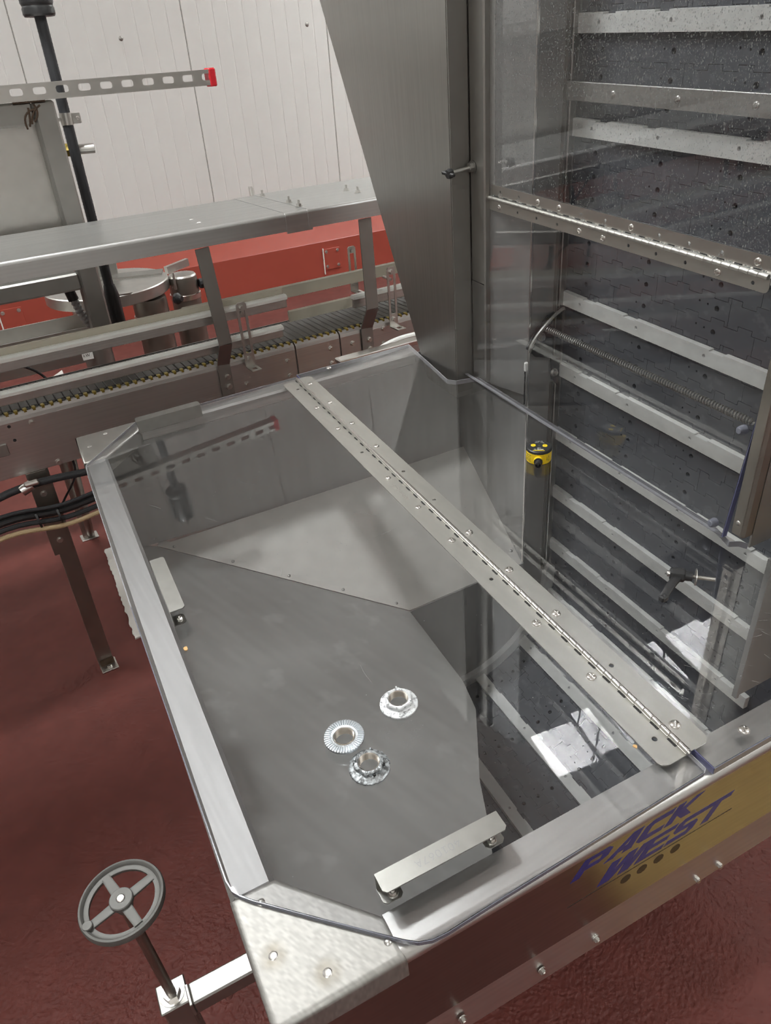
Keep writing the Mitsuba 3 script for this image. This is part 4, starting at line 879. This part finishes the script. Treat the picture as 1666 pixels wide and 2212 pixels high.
put('rating_label', box(.405, .445, 2.990, 2.993, .86, .93), 'm_print_white', tt, I4); put('rating_label__print', xf(tm, XZ, (.408, 2.9899, .912)), 'm_print_black', tt, I4)
single('cable', tube(spline([(-.10, 2.62, 1.26), (.0, 2.66, 1.13), (.10, 2.7, 1.02), (.20, 2.74, .95), (.26, 2.80, .85), (.30, 2.86, .78)], 30), .0045, 8), 'm_rubber', 'thin dark cable sagging across the gap left of the turntable', 'cable', I4)
single('cable', tube(spline([(.055, 2.60, 1.20), (.035, 2.62, 1.10), (.03, 2.64, .96), (.04, 2.64, .85)], 20), .011, 10), 'm_black', 'thick black cable hanging at the left edge of the photo', 'cable', I4)
# clear splash plates bolted on the kerb
for x, z, lab in [(3.325, .165, 'small bolted bracket with white drips on the red kerb, right of the turntable'), (.46, .19, 'small bolted bracket with white drips on the red kerb, at the left')]:
    t = thing('kerb_bracket', lab, 'bracket')
    put('plate', box(x - .085, x + .085, KF - .012, KF, z - .10, z + .09, .002), 'm_curb', t, I4)
    put('drip', cat(box(x - .096, x - .086, KF - .014, KF - .002, z - .14, z + .10, .002)), 'm_print_white', t, I4)
    for dx in (-.06, .06):
        for dz in (-.07, .065): put('bolt', BOLT, None, t, mat4(frame((0, -1, 0)) * 1.5, (x + dx, KF - .012, z + dz)))
# plate of sheet steel seen low between the conveyors, far side
single('floor_guard', plate([(1.60, 3.2, .70), (1.80, 3.2, .70), (1.80, 3.2, .79), (1.70, 3.2, .79)], .004), 'm_dark', 'dark guard plate low behind the slat conveyor', 'guard', I4)
# white board on the floor under the hopper
jag = [(.271 + RNG.uniform(-.004, .004) - .054 * i / 40, 3.03 - .685 * i / 40) for i in range(41)]
single('white_board', ext(Polygon(jag + [(.75, 2.345), (.75, 3.03)]), .006), 'm_white_board', 'white board with a ragged edge lying on the red floor under the hopper', 'board', I4)
# things outside the photo that its metal and clear plastic mirror
pt = thing('plank_stack', 'yellow planks on the floor, seen only as a glow in the hopper front', 'planks')
for i in range(3):
    for j in range(2): put('plank', box(.86, 2.3, -.26 + .10 * i, -.165 + .10 * i, .03 * j, .03 * j + .028, .002), 'm_pallet', pt, I4)
cb = thing('steel_cabinet', 'tall grey steel cabinet standing left of the conveyor, outside the photo', 'cabinet')
put('body', box(-2.3, -1.35, 1.3, 5.2, .12, 2.05, .01), 'm_steel_dull', cb, I4)
for i in range(4):
    k = put('door', box(-1.35, -1.335, 1.33 + .965 * i, 2.27 + .965 * i, .16, 2.0, .004), 'm_steel', cb, I4)
    put(k[len(cb) + 2:] + '__handle', box(-1.335, -1.31, 2.18 + .965 * i, 2.20 + .965 * i, .95, 1.15, .004), 'm_steel_bright', cb, I4)
for x in (-2.2, -1.45):
    for y in (1.4, 5.1): put('foot', cyl((x, y, 0), (x, y, .12), .03, 12), 'm_steel_dull', cb, I4)
dk = thing('overhead_duct', 'grey duct hanging below the ceiling left of the hopper, above the photo', 'duct')
put('body', box(-1.9, .02, 1.98, 2.20, 3.14, 3.26, .01), 'm_steel_dull', dk, I4)
for x in (-1.7, -.9, -.1):
    put('hanger', cyl((x, 2.0, 3.2), (x, 2.0, ROOF), .005, 8), 'm_steel', dk, I4); put('hanger', cyl((x, 2.18, 3.2), (x, 2.18, ROOF), .005, 8), 'm_steel', dk, I4)
for x in (-1.3, -.5): put('flange', box(x - .01, x + .01, 1.965, 2.215, 3.125, 3.275, .004), 'm_steel', dk, I4)
